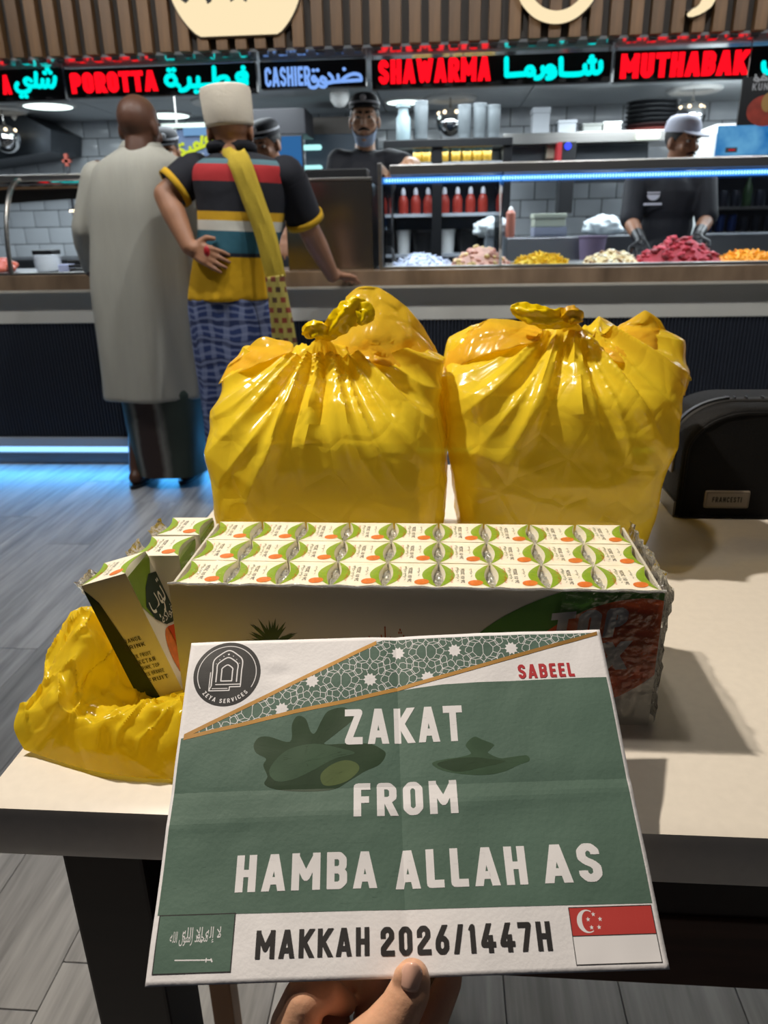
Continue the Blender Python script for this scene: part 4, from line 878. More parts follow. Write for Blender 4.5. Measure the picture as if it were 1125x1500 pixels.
b = B(); loft(b, garment(dense([(556, 206, 276, .09, 0), (565, 182, 296, .145, 0), (600, 186, 298, .14, 0), (650, 196, 299, .13, 0), (690, 205, 300, .12, -.01)]), Y1, .005, 6, 4)); obj('sarong', b, sarong_bands(), p1)
for f, nm in ((fl1, 'l'), (fr1, 'r')):
    b = B(); pts = [(f.x + .047 * math.cos(t) * (1 + .12 * math.sin(t)), f.y + .055 + .135 * math.sin(t), .0) for t in [2 * math.pi * i / 24 for i in range(24)]]; prism(b, pts, (0, 0, .017)); sd = obj('sandal', b, BLACK, p1, smooth=False)
    b = B(); tube(b, [(f.x - .045, f.y + .05, .02), (f.x - .025, f.y + .09, .062), (f.x, f.y + .13, .055), (f.x + .025, f.y + .09, .064), (f.x + .045, f.y + .05, .02)], .007, 6); obj('strap', b, BLACK, sd)

# ---------------------------------------------------------------- customer in the striped polo and white skullcap
Y2 = 3.08
p2 = thing('person', 'customer from behind in a striped polo, white skullcap and yellow shoulder scarf', 'person', (at(340, 640, Y2).x, Y2, 0))
hc2 = at(337, 190, Y2); shl, shr = at(287, 252, Y2), at(418, 256, Y2); el2, wl2 = at(243, 286, Y2 - .06), at(277, 362, Y2 - .15); er2, wr2 = at(452, 335, Y2 + .10), at(487, 404, 3.40); hip2 = at(338, 430, Y2)
b = B(); P, R = head(b, hc2, math.pi * 1.06, .05, 1.0); torso(b, hip2, at(345, 300, Y2), shl, shr, .95); arm(b, shl, el2, wl2, 1.12); arm(b, shr, er2, wr2, 1.1)
hand(b, wl2, at(312, 378, Y2 - .17), -1, .25, Vector((0, -1, .2)), 1.0); hand(b, wr2 + Vector((0, .01, .008)), at(530, 413, 3.585), 1, .12, Vector((0, 0, 1)), 1.0)
f2 = [Vector((hip2.x - .1, Y2, 0)), Vector((hip2.x + .1, Y2 + .03, 0))]; legs(b, hip2, *f2)
remesh(b, 'body', SKIN_M, p2, .0052, 3)
b = B(); cz = hc2; zc = at(337, 188, Y2).z; rows = []
for k, z in ((.90, 0), (.96, .012), (.985, .06), (1.0, .118), (.97, .130), (.80, .137), (.4, .140), (.02, .140)):
    rows.append([Vector((cz.x + .002 + .094 * k * math.cos(q) - .06 * z, cz.y - .004 + .108 * k * math.sin(q), zc + z + .06 * .094 * math.cos(q))) for q in [2 * math.pi * i / 40 for i in range(40)]])
loft(b, rows, False, True); cp_ = obj('skullcap', b, mat('skullcap_white', '#cfc4b2', .85, bump=.25, bscale=120), p2); s_ = cp_.modifiers.new('t', 'SOLIDIFY'); s_.thickness = .003
def polo_mat():
    m = bpy.data.materials.new('striped_polo'); m.use_nodes = True; nt = m.node_tree; N, L = nt.nodes, nt.links; p = N['Principled BSDF']; p.inputs['Roughness'].default_value = .85
    ge = N.new('ShaderNodeTexCoord'); sx = N.new('ShaderNodeSeparateXYZ'); L.new(ge.outputs['Object'], sx.inputs[0])
    mr = N.new('ShaderNodeMapRange'); z0, z1 = at(340, 440, Y2 - .1).z, at(340, 215, Y2 - .1).z
    mr.inputs['From Min'].default_value = z0; mr.inputs['From Max'].default_value = z1
    tl = N.new('ShaderNodeMath'); tl.operation = 'MULTIPLY_ADD'; tl.inputs[1].default_value = .05; tl.inputs[2].default_value = .05 * .82; L.new(sx.outputs[0], tl.inputs[0])
    a2 = N.new('ShaderNodeMath'); a2.operation = 'ADD'; L.new(tl.outputs[0], a2.inputs[0]); L.new(sx.outputs[2], a2.inputs[1]); L.new(a2.outputs[0], mr.inputs['Value'])
    r = N.new('ShaderNodeValToRGB'); r.color_ramp.interpolation = 'CONSTANT'; e = r.color_ramp.elements
    f = lambda py: max(0, min(1, (at(340, py, Y2 - .1).z - z0) / (z1 - z0)))
    cols = [(0, '#d7a400'), (f(376), '#161a24'), (f(370), '#285c6c'), (f(338), '#c8c4b8'), (f(323), '#cc9c12'), (f(310), '#12131c'), (f(266), '#a31f22'), (f(240), '#4c6a72'), (f(231), '#14161f')]
    while len(e) < len(cols): e.new(.5)
    for q, (a, c) in zip(e, cols): q.position = a; q.color = (*lin(c), 1)
    L.new(mr.outputs[0], r.inputs[0]); L.new(r.outputs[0], p.inputs['Base Color'])
    n_ = N.new('ShaderNodeTexNoise'); n_.inputs['Scale'].default_value = 11; L.new(ge.outputs['Object'], n_.inputs[0]); bp = N.new('ShaderNodeBump'); bp.inputs['Strength'].default_value = .25; bp.inputs['Distance'].default_value = .03; L.new(n_.outputs['Fac'], bp.inputs['Height']); L.new(bp.outputs[0], p.inputs['Normal']); return m
b = B(); loft(b, garment(dense([(222, 318, 366, .07, .02), (230, 302, 392, .095, .01), (243, 284, 420, .12, 0), (262, 282, 424, .135, 0), (300, 290, 420, .14, 0), (345, 292, 412, .145, 0), (385, 286, 402, .15, 0), (418, 282, 400, .15, 0), (438, 281, 400, .152, 0)]), Y2, .007, 6, 2))
remesh(b, 'polo_shirt', polo_mat(), p2, .009, 4)
YEL = mat('cuff_yellow', '#c79a16', .85)
for s0, e0, kx in ((shl, el2, .74), (shr, er2, .86)):
    e1 = s0.lerp(e0, kx); b = B(); cap(b, s0 + Vector((0, 0, -.005)), s0.lerp(e0, .3), .075, .074); cone(b, s0.lerp(e0, .1), e1, .077, .071, 24); sl = obj('sleeve', b, mat('polo_navy', '#12131c', .85, bump=.2, bscale=14), p2)
    b = B(); d = (e0 - s0).normalized(); cone(b, e1 - d * .022, e1 + d * .003, .0735, .0722, 24, False); cf = obj('cuff', b, YEL, sl); s_ = cf.modifiers.new('t', 'SOLIDIFY'); s_.thickness = .006
b = B(); loft(b, garment([(209, 309, 368, .08, .02), (214, 305, 373, .088, .02), (224, 308, 374, .088, .02)], Y2, 0), False, False); cl = obj('collar', b, mat('polo_navy', '#12131c', .85), p2); s_ = cl.modifiers.new('t', 'SOLIDIFY'); s_.thickness = .005
def plaid(name, base, c1, c2, sc):
    m = bpy.data.materials.new(name); m.use_nodes = True; nt = m.node_tree; N, L = nt.nodes, nt.links; p = N['Principled BSDF']; p.inputs['Roughness'].default_value = .8
    tc = N.new('ShaderNodeTexCoord'); n_ = N.new('ShaderNodeTexNoise'); n_.inputs['Scale'].default_value = 6; L.new(tc.outputs['Object'], n_.inputs[0])
    vm = N.new('ShaderNodeVectorMath'); vm.operation = 'MULTIPLY_ADD'; vm.inputs[1].default_value = (.09, .09, .09); L.new(n_.outputs['Color'], vm.inputs[0]); L.new(tc.outputs['Object'], vm.inputs[2])
    last = (*lin(base), 1); sock = None
    for ax, col, s_ in (('X', c1, sc), ('Z', c2, sc * .8), ('Z', c1, sc * 2.3)):
        w = N.new('ShaderNodeTexWave'); w.wave_type = 'BANDS'; w.bands_direction = ax; w.inputs['Scale'].default_value = s_; L.new(vm.outputs[0], w.inputs['Vector'])
        r = N.new('ShaderNodeValToRGB'); r.color_ramp.elements[0].position = .62; r.color_ramp.elements[1].position = .8; L.new(w.outputs['Fac'], r.inputs[0])
        mx = N.new('ShaderNodeMixRGB'); ml = N.new('ShaderNodeMath'); ml.operation = 'MULTIPLY'; ml.inputs[1].default_value = .6; L.new(r.outputs[0], ml.inputs[0]); L.new(ml.outputs[0], mx.inputs[0]); mx.inputs[2].default_value = (*lin(col), 1)
        if sock is None: mx.inputs[1].default_value = last
        else: L.new(sock, mx.inputs[1])
        sock = mx.outputs[0]
    L.new(sock, p.inputs['Base Color']); return m
b = B(); loft(b, garment(dense([(418, 287, 393, .14, 0), (440, 279, 400, .148, 0), (480, 283, 410, .15, 0), (540, 292, 414, .15, 0), (600, 300, 412, .15, 0), (690, 312, 405, .14, 0)]), Y2 + .004, .008, 7, 3)); obj('sarong', b, plaid('blue_plaid', '#223465', '#8089a8', '#10183a', 5), p2)
def strap_mesh(pts, w, Y, fr=None):
    """scarf band lying on the back: centre pixels, half width in pixels, depth"""
    b = B(); C_ = spline([Vector((x, y, yy)) for x, y, yy in pts], 6); n = len(C_); rows = []
    for i, p in enumerate(C_):
        d = (C_[min(i + 1, n - 1)] - C_[max(i - 1, 0)]); d = Vector((d.x, d.y)).normalized(); k = Vector((-d.y, d.x)); row = []
        for j in range(7):
            u = (j / 6 - .5) * 2; ww = interp(w, i / (n - 1)); q = (p.x + k.x * u * ww, p.y + k.y * u * ww)
            row.append(at(q[0], q[1], p.z + .012 * u * u + .003 * math.sin(u * 7 + i * .35)))
        rows.append(row)
    loft(b, rows, False, False, closed=False); return b
b = strap_mesh([(352, 212, Y2 - .03), (342, 222, Y2 - .09), (352, 240, Y2 - .148), (370, 290, Y2 - .162), (388, 340, Y2 - .166), (398, 380, Y2 - .168), (404, 408, Y2 - .165)], [(0, 17), (1, 15)], Y2)
o = obj('scarf', b, mat('scarf_yellow', '#b49a2c', .9, var=.06, bump=.3, bscale=200), p2); s_ = o.modifiers.new('t', 'SOLIDIFY'); s_.thickness = .008
b = strap_mesh([(402, 404, Y2 - .168), (408, 440, Y2 - .168), (414, 480, Y2 - .165), (418, 512, Y2 - .163)], [(0, 14), (1, 18)], Y2)
def check():
    m = bpy.data.materials.new('scarf_check'); m.use_nodes = True; nt = m.node_tree; N, L = nt.nodes, nt.links; p = N['Principled BSDF']; p.inputs['Roughness'].default_value = .9
    tc = N.new('ShaderNodeTexCoord'); mp = N.new('ShaderNodeMapping'); mp.inputs['Scale'].default_value = (18, 0, 13); L.new(tc.outputs['Object'], mp.inputs[0])
    c = N.new('ShaderNodeTexBrick'); c.offset = .5; c.inputs['Color1'].default_value = (*lin('#8d3a24'), 1); c.inputs['Color2'].default_value = (*lin('#3a3524'), 1); c.inputs['Mortar'].default_value = (*lin('#a59648'), 1); c.inputs['Scale'].default_value = 1.0; c.inputs['Mortar Size'].default_value = .13; c.inputs['Brick Width'].default_value = .6; c.inputs['Row Height'].default_value = .5
    rt = N.new('ShaderNodeVectorMath'); sp = N.new('ShaderNodeSeparateXYZ'); cb_ = N.new('ShaderNodeCombineXYZ'); L.new(mp.outputs[0], sp.inputs[0]); L.new(sp.outputs[0], cb_.inputs[0]); L.new(sp.outputs[2], cb_.inputs[1]); L.new(cb_.outputs[0], c.inputs['Vector']); L.new(c.outputs[0], p.inputs['Base Color']); return m
o = obj('scarf_end', b, check(), p2); s_ = o.modifiers.new('t', 'SOLIDIFY'); s_.thickness = .01
b = B(); c_ = at(303, 368, Y2 - .2); ell(b, c_, (.012, .01, .02)); tag(obj('hand_item', b, mat('pouch_red', '#a5161f', .5)), 'small red item held in the hand on the hip', 'item')

# ---------------------------------------------------------------- staff
def staff(label, Yp, hx, hy, yaw, pitch, skin, shoulders, armsL, armsR, shirt, cap_kind, s=1.0, stache=False, mask=False, sleeve=.6, glove=None, lhand=None, rhand=None):
    """hx, hy: head centre pixel; shoulders: two pixels; arms: (elbow px,py,y),(wrist px,py,y)"""
    hc = at(hx, hy, Yp); t = thing('person', label, 'person', (hc.x, Yp, 0)); sl, sr = at(*shoulders[0], Yp), at(*shoulders[1], Yp); mid = (sl + sr) / 2
    hip = Vector((mid.x, Yp + .02, .95)); chest = Vector((mid.x, Yp, mid.z - .1))
    b = B(); P, R = head(b, hc, yaw, pitch, s); cap(b, hc + Vector((0, .02, -.1)), chest + Vector((0, 0, .08)), .052, .07); torso(b, hip, chest, sl, sr)
    A = []
    for sh, ar, hd, sd in ((sl, armsL, lhand, 1), (sr, armsR, rhand, -1)):
        e, w = at(*ar[0]), at(*ar[1]); arm(b, sh, e, w); A.append((sh, e, w, hd, sd))
        hv = Vector(hd) if hd else (w - e).normalized() * .1 + Vector((0, 0, -.03)); hand(b, w, w + hv, sd, .45)
    legs(b, hip, (hip.x - .1, Yp, 0), (hip.x + .1, Yp, 0), fwd=-1)
    body = remesh(b, 'body', skin, t, .0065, 3)
    face_bits(t, body, P, R, stache=stache, s=s)
    b = B(); torso(b, hip, chest, sl, sr, 1.1); cap(b, hip, hip - Vector((0, 0, .12)), .15, .155); cap(b, chest + Vector((0, .012, .08)), chest + Vector((0, .015, .125)), .085, .072)
    for sh, e, w, hd, sd in A: cap(b, sh, sh.lerp(e, sleeve), .070, .064)
    remesh(b, 'shirt', shirt, t, .009, 4)
    b = B()
    for k in (-1, 1): cap(b, hip + Vector((.085 * k, 0, -.05)), hip + Vector((.09 * k, 0, -.88)), .1, .06)
    remesh(b, 'trousers', mat('trousers_black', '#15151a', .8), t, .014, 3)
    if glove:
        for sh, e, w, hd, sd in A:
            b = B(); hv = Vector(hd) if hd else (w - e).normalized() * .1 + Vector((0, 0, -.03)); hand(b, w, w + hv, sd, .45, s=1.12); cap(b, w, w.lerp(e, .3), .031, .037); remesh(b, 'glove', glove, t, .005, 2)
    # hair, then headwear
    b = B(); ell(b, P(0, .02, .03), (.0805 * s, .096 * s, .088 * s), R, 24, 16); bmesh.ops.bisect_plane(b, geom=b.verts[:] + b.edges[:] + b.faces[:], plane_co=P(0, -.02, .01), plane_no=R @ Vector((0, .9, .75)), clear_inner=True); h_ = obj('hair', b, HAIR, t)
    if cap_kind == 'staff':
        b = B(); loft(b, [[P(.083 * k * math.cos(q), .012 + .1 * k * math.sin(q), z) for q in [2 * math.pi * i / 32 for i in range(32)]] for z, k in ((.05, 1.0), (.062, 1.02), (.09, .99), (.115, .86), (.13, .6), (.136, .2))], False, True); c_ = obj('cap', b, mat('staff_cap', '#14141a', .7), t)
        b = B(); loft(b, [[P(.086 * k * math.cos(q), .012 + .103 * k * math.sin(q), z) for q in [2 * math.pi * i / 32 for i in range(32)]] for z, k in ((.075, 1.0), (.086, .995))], False, False); obj('white_band', b, mat('cap_band', '#b8bac0', .6), c_)
        b = B(); ell(b, P(0, -.088, .098), (.018, .006, .016), R); obj('badge', b, mat('cap_badge', '#c9cbd0', .5), c_)
        b = B(); prism(b, [P(x, y, .052) for x, y in [(-.07, -.06), (-.05, -.115), (0, -.135), (.05, -.115), (.07, -.06)]], R @ Vector((0, 0, .006))); obj('peak', b, mat('staff_cap', '#14141a', .7), c_, smooth=False)
    if cap_kind == 'white':
        b = B(); loft(b, [[P(.088 * k * math.cos(q), .016 + .106 * k * math.sin(q), z) for q in [2 * math.pi * i / 32 for i in range(32)]] for z, k in ((.048, 1.0), (.07, 1.02), (.102, .95), (.124, .78), (.136, .5), (.14, .1))], False, True); c_ = obj('cap', b, mat('baseball_white', '#c5c8d8', .7), t)
        b = B(); rows = []
        for v in range(5):
            rows.append([P(.075 * math.cos(a_), -.055 - (.03 + .020 * v) * math.sin(a_) - .002, .056 - .006 * v * math.sin(a_) + .0) for a_ in [math.pi * i / 12 for i in range(13)]])
        loft(b, rows, False, False, closed=False); k_ = obj('peak', b, mat('baseball_white', '#c5c8d8', .7), c_); s_ = k_.modifiers.new('t', 'SOLIDIFY'); s_.thickness = .005
    if mask:
        b = B(); rows = []
        for v in range(5):
            z = -.088 - .012 * v; rows.append([P((.070 - .005 * v) * math.sin(a_), .0 - (.096 - .011 * v) * math.cos(a_) * 1.02 + .004, z + .06 * (abs(a_) / 1.45) ** 2 * (1 - v * .12)) for a_ in [-1.45 + 2.9 * i / 16 for i in range(17)]])
        loft(b, rows, False, False, closed=False); k_ = obj('face_mask', b, mat('mask_blue', '#a9bcd8', .8), t); s_ = k_.modifiers.new('t', 'SOLIDIFY'); s_.thickness = .003
        for k in (-1, 1):
            b = B(); tube(b, [P(.068 * k, -.02, -.02), P(.08 * k, .0, .0), P(.085 * k, .03, -.005)], .0018, 6); obj('ear_loop', b, mat('mask_blue', '#a9bcd8', .8), k_)
    return t, P, R
staff('cashier in a dark polo and black cap with a blue mask under his chin', 4.55, 534, 176, .03, 0, SKIN_L, ((497, 237), (570, 237)), ((488, 285, 4.5), (512, 310, 4.3)), ((606, 243, 4.4), (600, 240, 4.12)), NAVY, 'staff', 1.0, True, True, .55, rhand=(-.085, -.085, -.035))
t5, P5, R5 = staff('server in a white baseball cap and dark tee behind the red meat', 4.75, 1000, 208, .5, .12, SKIN_M, ((932, 268), (1032, 266)), ((924, 325, 4.62), (938, 352, 4.42)), ((1035, 322, 4.62), (1022, 345, 4.42)), NAVY, 'white', 1.0, True, False, .92, glove=mat('glove_black', '#101014', .4))
b = B(); p = at(958, 285, 4.6); yl = p.y
pts = [(p.x + .035 * math.cos(a_) , 4.61, p.z + .03 * math.sin(a_)) for a_ in [math.pi * (1 + i / 10) for i in range(11)]]; prism(b, pts, (0, -.004, 0)); box(b, (p.x - .035, 4.606, p.z + .006), (p.x + .035, 4.61, p.z + .014)); box(b, (p.x - .05, 4.606, p.z - .055), (p.x + .05, 4.61, p.z - .043)); obj('chest_logo', b, mat('logo_white', '#c7c9d6', .6), t5, smooth=False)
staff('staff member in a black cap half hidden behind the robed customer', 4.95, 243, 222, .25, .25, SKIN_M, ((205, 275), (285, 275)), ((200, 335, 4.85), (215, 350, 4.6)), ((290, 335, 4.85), (275, 350, 4.6)), NAVY, 'staff', 1.0)
staff('staff member in a black banded cap half hidden behind the skullcap', 4.8, 390, 212, -.4, .3, SKIN_M, ((352, 262), (432, 262)), ((345, 320, 4.7), (360, 345, 4.5)), ((436, 320, 4.7), (420, 345, 4.5)), NAVY, 'staff', 1.0)
staff('staff member mostly outside the left edge with a dark gloved hand on the case', 4.4, -78, 195, .1, .1, SKIN_M, ((-122, 250), (-35, 250)), ((-130, 310, 4.3), (-120, 340, 4.1)), ((-18, 300, 4.25), (-8, 264, 3.98)), NAVY, 'staff', 1.0, glove=mat('glove_grey', '#2a2b2e', .5, var=.6, vscale=40), rhand=(.05, -.085, -.02))

# ================================================================== table
TZ = .75
tb_ = thing('dining_table', 'cream stone topped table with dark wooden legs', 'table', (.4, .8, 0))
b = B(); box(b, (-.322, .384, .704), (1.25, 1.19, TZ)); obj('table_top', b, STONE, tb_, bevel=.011)
lx = at(97, 1283, .46).x
for x, y in ((lx, .46), (1.08, .46), (lx, 1.08), (1.08, 1.08)):
    b = B(); box(b, (x, y, 0), (x + .07, y + .07, .704)); obj('leg', b, DWOOD, tb_, smooth=False, bevel=.003)
ra, rb_ = at(1060, 1351, .53).z, at(1060, 1447, .53).z
b = B(); box(b, (lx + .07, .53, rb_), (1.08, .56, ra)); obj('front_rail', b, mat('rail_brown', '#4a3226', .5, var=.4, vscale=4, stretch=(1, 6, 14)), tb_, smooth=False, bevel=.002)
b = B(); box(b, (lx + .07, .535, ra), (1.08, .56, .704)); obj('apron', b, DWOOD, tb_, smooth=False)
b = B(); box(b, (lx + .02, .53, .62), (lx + .05, 1.08, .70)); obj('side_apron', b, DWOOD, tb_, smooth=False)
st = thing('stool', 'wooden stool with a pale oak leg pushed under the table', 'stool', (-.18, .8, 0))
a_ = at(318, 1470, .72).x; c_ = at(348, 1470, .72).x
OAK = mat('oak_leg', '#8a5c30', .45, var=.25, vscale=8, stretch=(3, 3, .6))
for y in (.70, .98):
    for x in (a_, a_ + .3): b = B(); box(b, (x, y, 0), (x + (c_ - a_), y + .03, .43)); obj('leg', b, OAK, st, smooth=False, bevel=.002)
b = B(); box(b, (a_ - .02, .68, .43), (a_ + .36, 1.03, .465)); obj('seat', b, mat('stool_seat', '#23201e', .5), st, bevel=.008)
b = B(); box(b, (c_, .71, .18), (a_ + .3, .73, .21)); obj('stretcher', b, OAK, st, smooth=False)

# ================================================================== yellow carrier bags
def bag_mat(name, col, thin=.16, transl=.3):
    m = bpy.data.materials.new(name); m.use_nodes = True; nt = m.node_tree; N, L = nt.nodes, nt.links; p = N['Principled BSDF']; o = N['Material Output']
    c = (*lin(col), 1); p.inputs['Base Color'].default_value = c; p.inputs['Roughness'].default_value = .17; p.inputs['Specular IOR Level'].default_value = .6
    tc = N.new('ShaderNodeTexCoord'); n1 = N.new('ShaderNodeTexNoise'); n1.noise_type = 'RIDGED_MULTIFRACTAL'; n1.inputs['Scale'].default_value = 11; n1.inputs['Detail'].default_value = 4; n1.inputs['Distortion'].default_value = .6; L.new(tc.outputs['Object'], n1.inputs[0])
    v = N.new('ShaderNodeTexVoronoi'); v.feature = 'DISTANCE_TO_EDGE'; v.inputs['Scale'].default_value = 24; L.new(tc.outputs['Object'], v.inputs['Vector'])
    mr = N.new('ShaderNodeMapRange'); mr.inputs['From Max'].default_value = .12; L.new(v.outputs['Distance'], mr.inputs['Value'])
    ad = N.new('ShaderNodeMath'); ad.operation = 'MULTIPLY_ADD'; ad.inputs[1].default_value = .3; L.new(mr.outputs[0], ad.inputs[0]); L.new(n1.outputs['Fac'], ad.inputs[2])
    bp = N.new('ShaderNodeBump'); bp.inputs['Strength'].default_value = .4; bp.inputs['Distance'].default_value = .004; L.new(ad.outputs[0], bp.inputs['Height']); L.new(bp.outputs[0], p.inputs['Normal'])
    tl = N.new('ShaderNodeBsdfTranslucent'); tl.inputs[0].default_value = c; tr = N.new('ShaderNodeBsdfTransparent'); tr.inputs[0].default_value = (1, .80, .14, 1)
    m1 = N.new('ShaderNodeMixShader'); m1.inputs[0].default_value = transl; L.new(p.outputs[0], m1.inputs[1]); L.new(tl.outputs[0], m1.inputs[2])
    m2 = N.new('ShaderNodeMixShader'); m2.inputs[0].default_value = thin; L.new(m1.outputs[0], m2.inputs[1]); L.new(tr.outputs[0], m2.inputs[2]); L.new(m2.outputs[0], o.inputs[0]); return m
BAG = bag_mat('yellow_film', '#fde33c', .23, .2); BAGF = bag_mat('yellow_film_single', '#f8e250', .42, .45); BAGK = bag_mat('yellow_film_gathered', '#fcdc0a', .02, .14)
def crease(p, sc, w):
    d = noise.voronoi(p * sc)[0]; return max(0.0, 1 - (d[1] - d[0]) / w)
def carrier(label, loc, prof, knot, seed, npl=15, plead=.011):
    """prof: rows (z, xl, xr, yf, yb, exponent); then gathered to the knot"""
    t = thing('carrier_bag', label, 'bag', loc, 'knotted yellow carrier bags')
    bm = B(); n = 360; rings = []
    P = spline([Vector((r[1], r[2], r[0])) for r in prof], 22); Q = spline([Vector((r[3], r[4], r[5])) for r in prof], 22)
    kn = Vector(knot); M = len(P); s0 = Vector((seed * 3.1, seed * 1.7, seed))
    rnd = random.Random(seed); ph = [rnd.random() * 6.28 for _ in range(4)]
    def rid(p): return 1 - 2 * abs(noise.noise(p))
    def sm(a, b_, x): t = max(0.0, min(1.0, (x - a) / (b_ - a))); return t * t * (3 - 2 * t)
    def ring(xl, xr, yf, yb, z, e, amp, pl, sink):
        r = []; cx, cy, rx, ry = (xl + xr) / 2, (yf + yb) / 2, (xr - xl) / 2, (yb - yf) / 2
        for k in range(n):
            t_ = 2 * math.pi * k / n; ca, sa = math.cos(t_), math.sin(t_); q = 2 / e
            p = Vector((cx + rx * math.copysign(abs(ca) ** q, ca), cy + ry * math.copysign(abs(sa) ** q, sa), z)); nr = Vector((ca, sa, .15 + .6 * sm(.92, .97, z))).normalized()
            w_ = Vector((noise.noise(p * 8 + s0), noise.noise(p * 8 - s0), noise.noise(p * 7))) * .03; q_ = p + w_
            h = noise.noise(p * 7 + s0) * .005 + rid(Vector((q_.x * 7, q_.y * 7, q_.z * 19 + q_.x * 5)) + s0) * .0032 + rid(Vector((q_.x * 15, q_.y * 15, q_.z * 12)) + s0 * 2) * .0018 + rid(q_ * 34 + s0) * .0008
            d = math.sqrt((p.x - kn.x) ** 2 + (kn.z - p.z) ** 2 + .25 * (p.y - kn.y) ** 2); phi = math.atan2(p.x - kn.x, kn.z + .012 - p.z)
            f = 1 - 2 * abs(math.sin(phi * npl * .5 + 1.6 * noise.noise(Vector((phi * 1.3, d * 6, seed))) + (3 if sa > 0 else 0))); f2 = 1 - 2 * abs(math.sin(phi * npl * 1.15 + 1.2 * noise.noise(Vector((phi * 2, d * 9, seed + 5)))))
            w = sm(.0, .045, d) * (1 - sm(.07, .20, d)); h = h * (1 - .55 * w)
            p = p + nr * (h * amp + (f * .7 + f2 * .35) * plead * w * pl); p.z = max(TZ + .0012, p.z - sink)
            r.append(p)
        return r
    for i in range(M):
        z = P[i].z; k = min(1, (z - TZ) / .02); rings.append(ring(P[i].x, P[i].y, Q[i].x, Q[i].y, z, Q[i].z, k, 1, 0))
    top = prof[-1]; K = 34
    for i in range(1, K + 1):
        s = i / K; g = (1 - s) ** 1.15; xl = kn.x + (top[1] - kn.x) * g; xr = kn.x + (top[2] - kn.x) * g; yf = kn.y + (top[3] - kn.y) * g; yb = kn.y + (top[4] - kn.y) * g
        z = top[0] + (kn.z - top[0]) * (s ** .95 * .86 + .14 * s ** 6); e = top[5] + (2 - top[5]) * min(1, s * 1.5)
        xl -= .007 * (s > .97); xr += .007 * (s > .97)
        rings.append(ring(xl, xr, yf, yb, z, e, 1 - s * .8, 1 - s * .5, .012 * math.sin(math.pi * s)))
    loft(bm, rings, True, True); bmesh.ops.recalc_face_normals(bm, faces=bm.faces[:])
    obj('sack', bm, BAG, t, auto=70); return t
def sheet(name, net, mat_, parent, sub=7, amp=.003, th=.0006, seed=0):
    """net: rows of (px, py, y) -> crinkled thin sheet"""
    R_ = [spline([at(*p) for p in row], sub) for row in net]; C2 = [spline([r[i] for r in R_], sub) for i in range(len(R_[0]))]
    s0 = Vector((seed, seed * 2, 1)); rows = []
    for j in range(len(C2[0])):
        row = []
        for i in range(len(C2)):
            p = C2[i][j]; row.append(p + Vector((.0, 1, .15)) * (noise.noise(p * 30 + s0) * amp * 2 + crease(p + s0, 30, .2) * amp * 1.6 - amp))
        rows.append(row)
    b = B(); loft(b, rows, False, False, closed=False); o = obj(name, b, mat_, parent, auto=70)
    m_ = o.modifiers.new('t', 'SOLIDIFY'); m_.thickness = th; return o
def rope(name, pts, rad, mat_, parent, seed=0, flat=.6):
    C2 = spline([at(*p) for p in pts], 8); b = B(); rr = spline([Vector((r, 0, 0)) for r in rad], 8); rings = []; n = 22
    for i, p in enumerate(C2):
        d = (C2[min(i + 1, len(C2) - 1)] - C2[max(i - 1, 0)]).normalized(); a = Vector((0, 1, 0)); a = (a - d * a.dot(d)).normalized(); c = d.cross(a)
        rings.append([p + (a * flat * math.cos(t_) + c * math.sin(t_)) * rr[i].x * (1 + .28 * math.sin(5 * t_ + i * .25 + seed) + .2 * noise.noise(Vector((math.cos(t_), math.sin(t_), i * .3 + seed)))) for t_ in [2 * math.pi * k / n for k in range(n)]])
    loft(b, rings); return obj(name, b, mat_, parent, auto=70)
# --- left bag
YA = .82
def X(px, py, y): return at(px, py, y).x
pa = [(TZ + .001, X(334, 770, YA - .068), X(644, 770, YA - .05), YA - .10, YA + .10, 5), (TZ + .006, X(330, 765, YA - .068), X(647, 765, YA - .05), YA - .106, YA + .106, 6), (.80, X(322, 750, YA - .068), X(648, 750, YA - .05), YA - .108, YA + .108, 6), (.855, X(310, 690, YA - .068), X(651, 690, YA - .05), YA - .112, YA + .112, 5),
      (.895, X(304, 640, YA - .05), X(651, 640, YA - .04), YA - .112, YA + .112, 4.2), (.925, X(309, 605, YA - .05), X(648, 605, YA - .04), YA - .106, YA + .112, 3.4), (.952, X(313, 572, YA - .035), X(648, 572, YA - .03), YA - .082, YA + .096, 2.8), (.976, X(331, 540, YA), X(646, 542, YA), YA - .050, YA + .066, 2.4), (.994, X(362, 517, YA), X(632, 520, YA), YA - .026, YA + .04, 2.2)]
b1 = carrier('knotted yellow carrier bag at the left with a tall see-through handle flap', (X(480, 750, YA), YA, TZ), pa, at(470, 492, YA - .02), 3)
sheet('handle_flap', [[(470, 512, .83), (520, 525, .80), (565, 535, .79), (610, 548, .80), (646, 556, .83)], [(490, 478, .845), (528, 480, .82), (565, 485, .815), (612, 508, .82), (646, 534, .84)], [(504, 444, .86), (530, 440, .85), (562, 446, .845), (606, 478, .845), (640, 516, .85)], [(507, 434, .87), (530, 418, .868), (563, 425, .866), (603, 456, .862), (637, 508, .86)]], BAGF, b1, seed=2)
sheet('left_flap', [[(322, 560, .80), (352, 545, .79), (390, 528, .79), (430, 512, .80)], [(332, 538, .81), (358, 522, .81), (392, 512, .805), (430, 502, .81)], [(337, 531, .82), (360, 512, .82), (384, 494, .82), (418, 500, .82)]], BAGF, b1, seed=4)
rope('twisted_end', [(468, 489, YA - .022), (480, 486, YA - .03), (494, 475, YA - .034), (510, 462, YA - .034), (528, 452, YA - .03), (538, 450, YA - .028)], [.006, .008, .010, .012, .012, .004], BAGK, b1, 1)
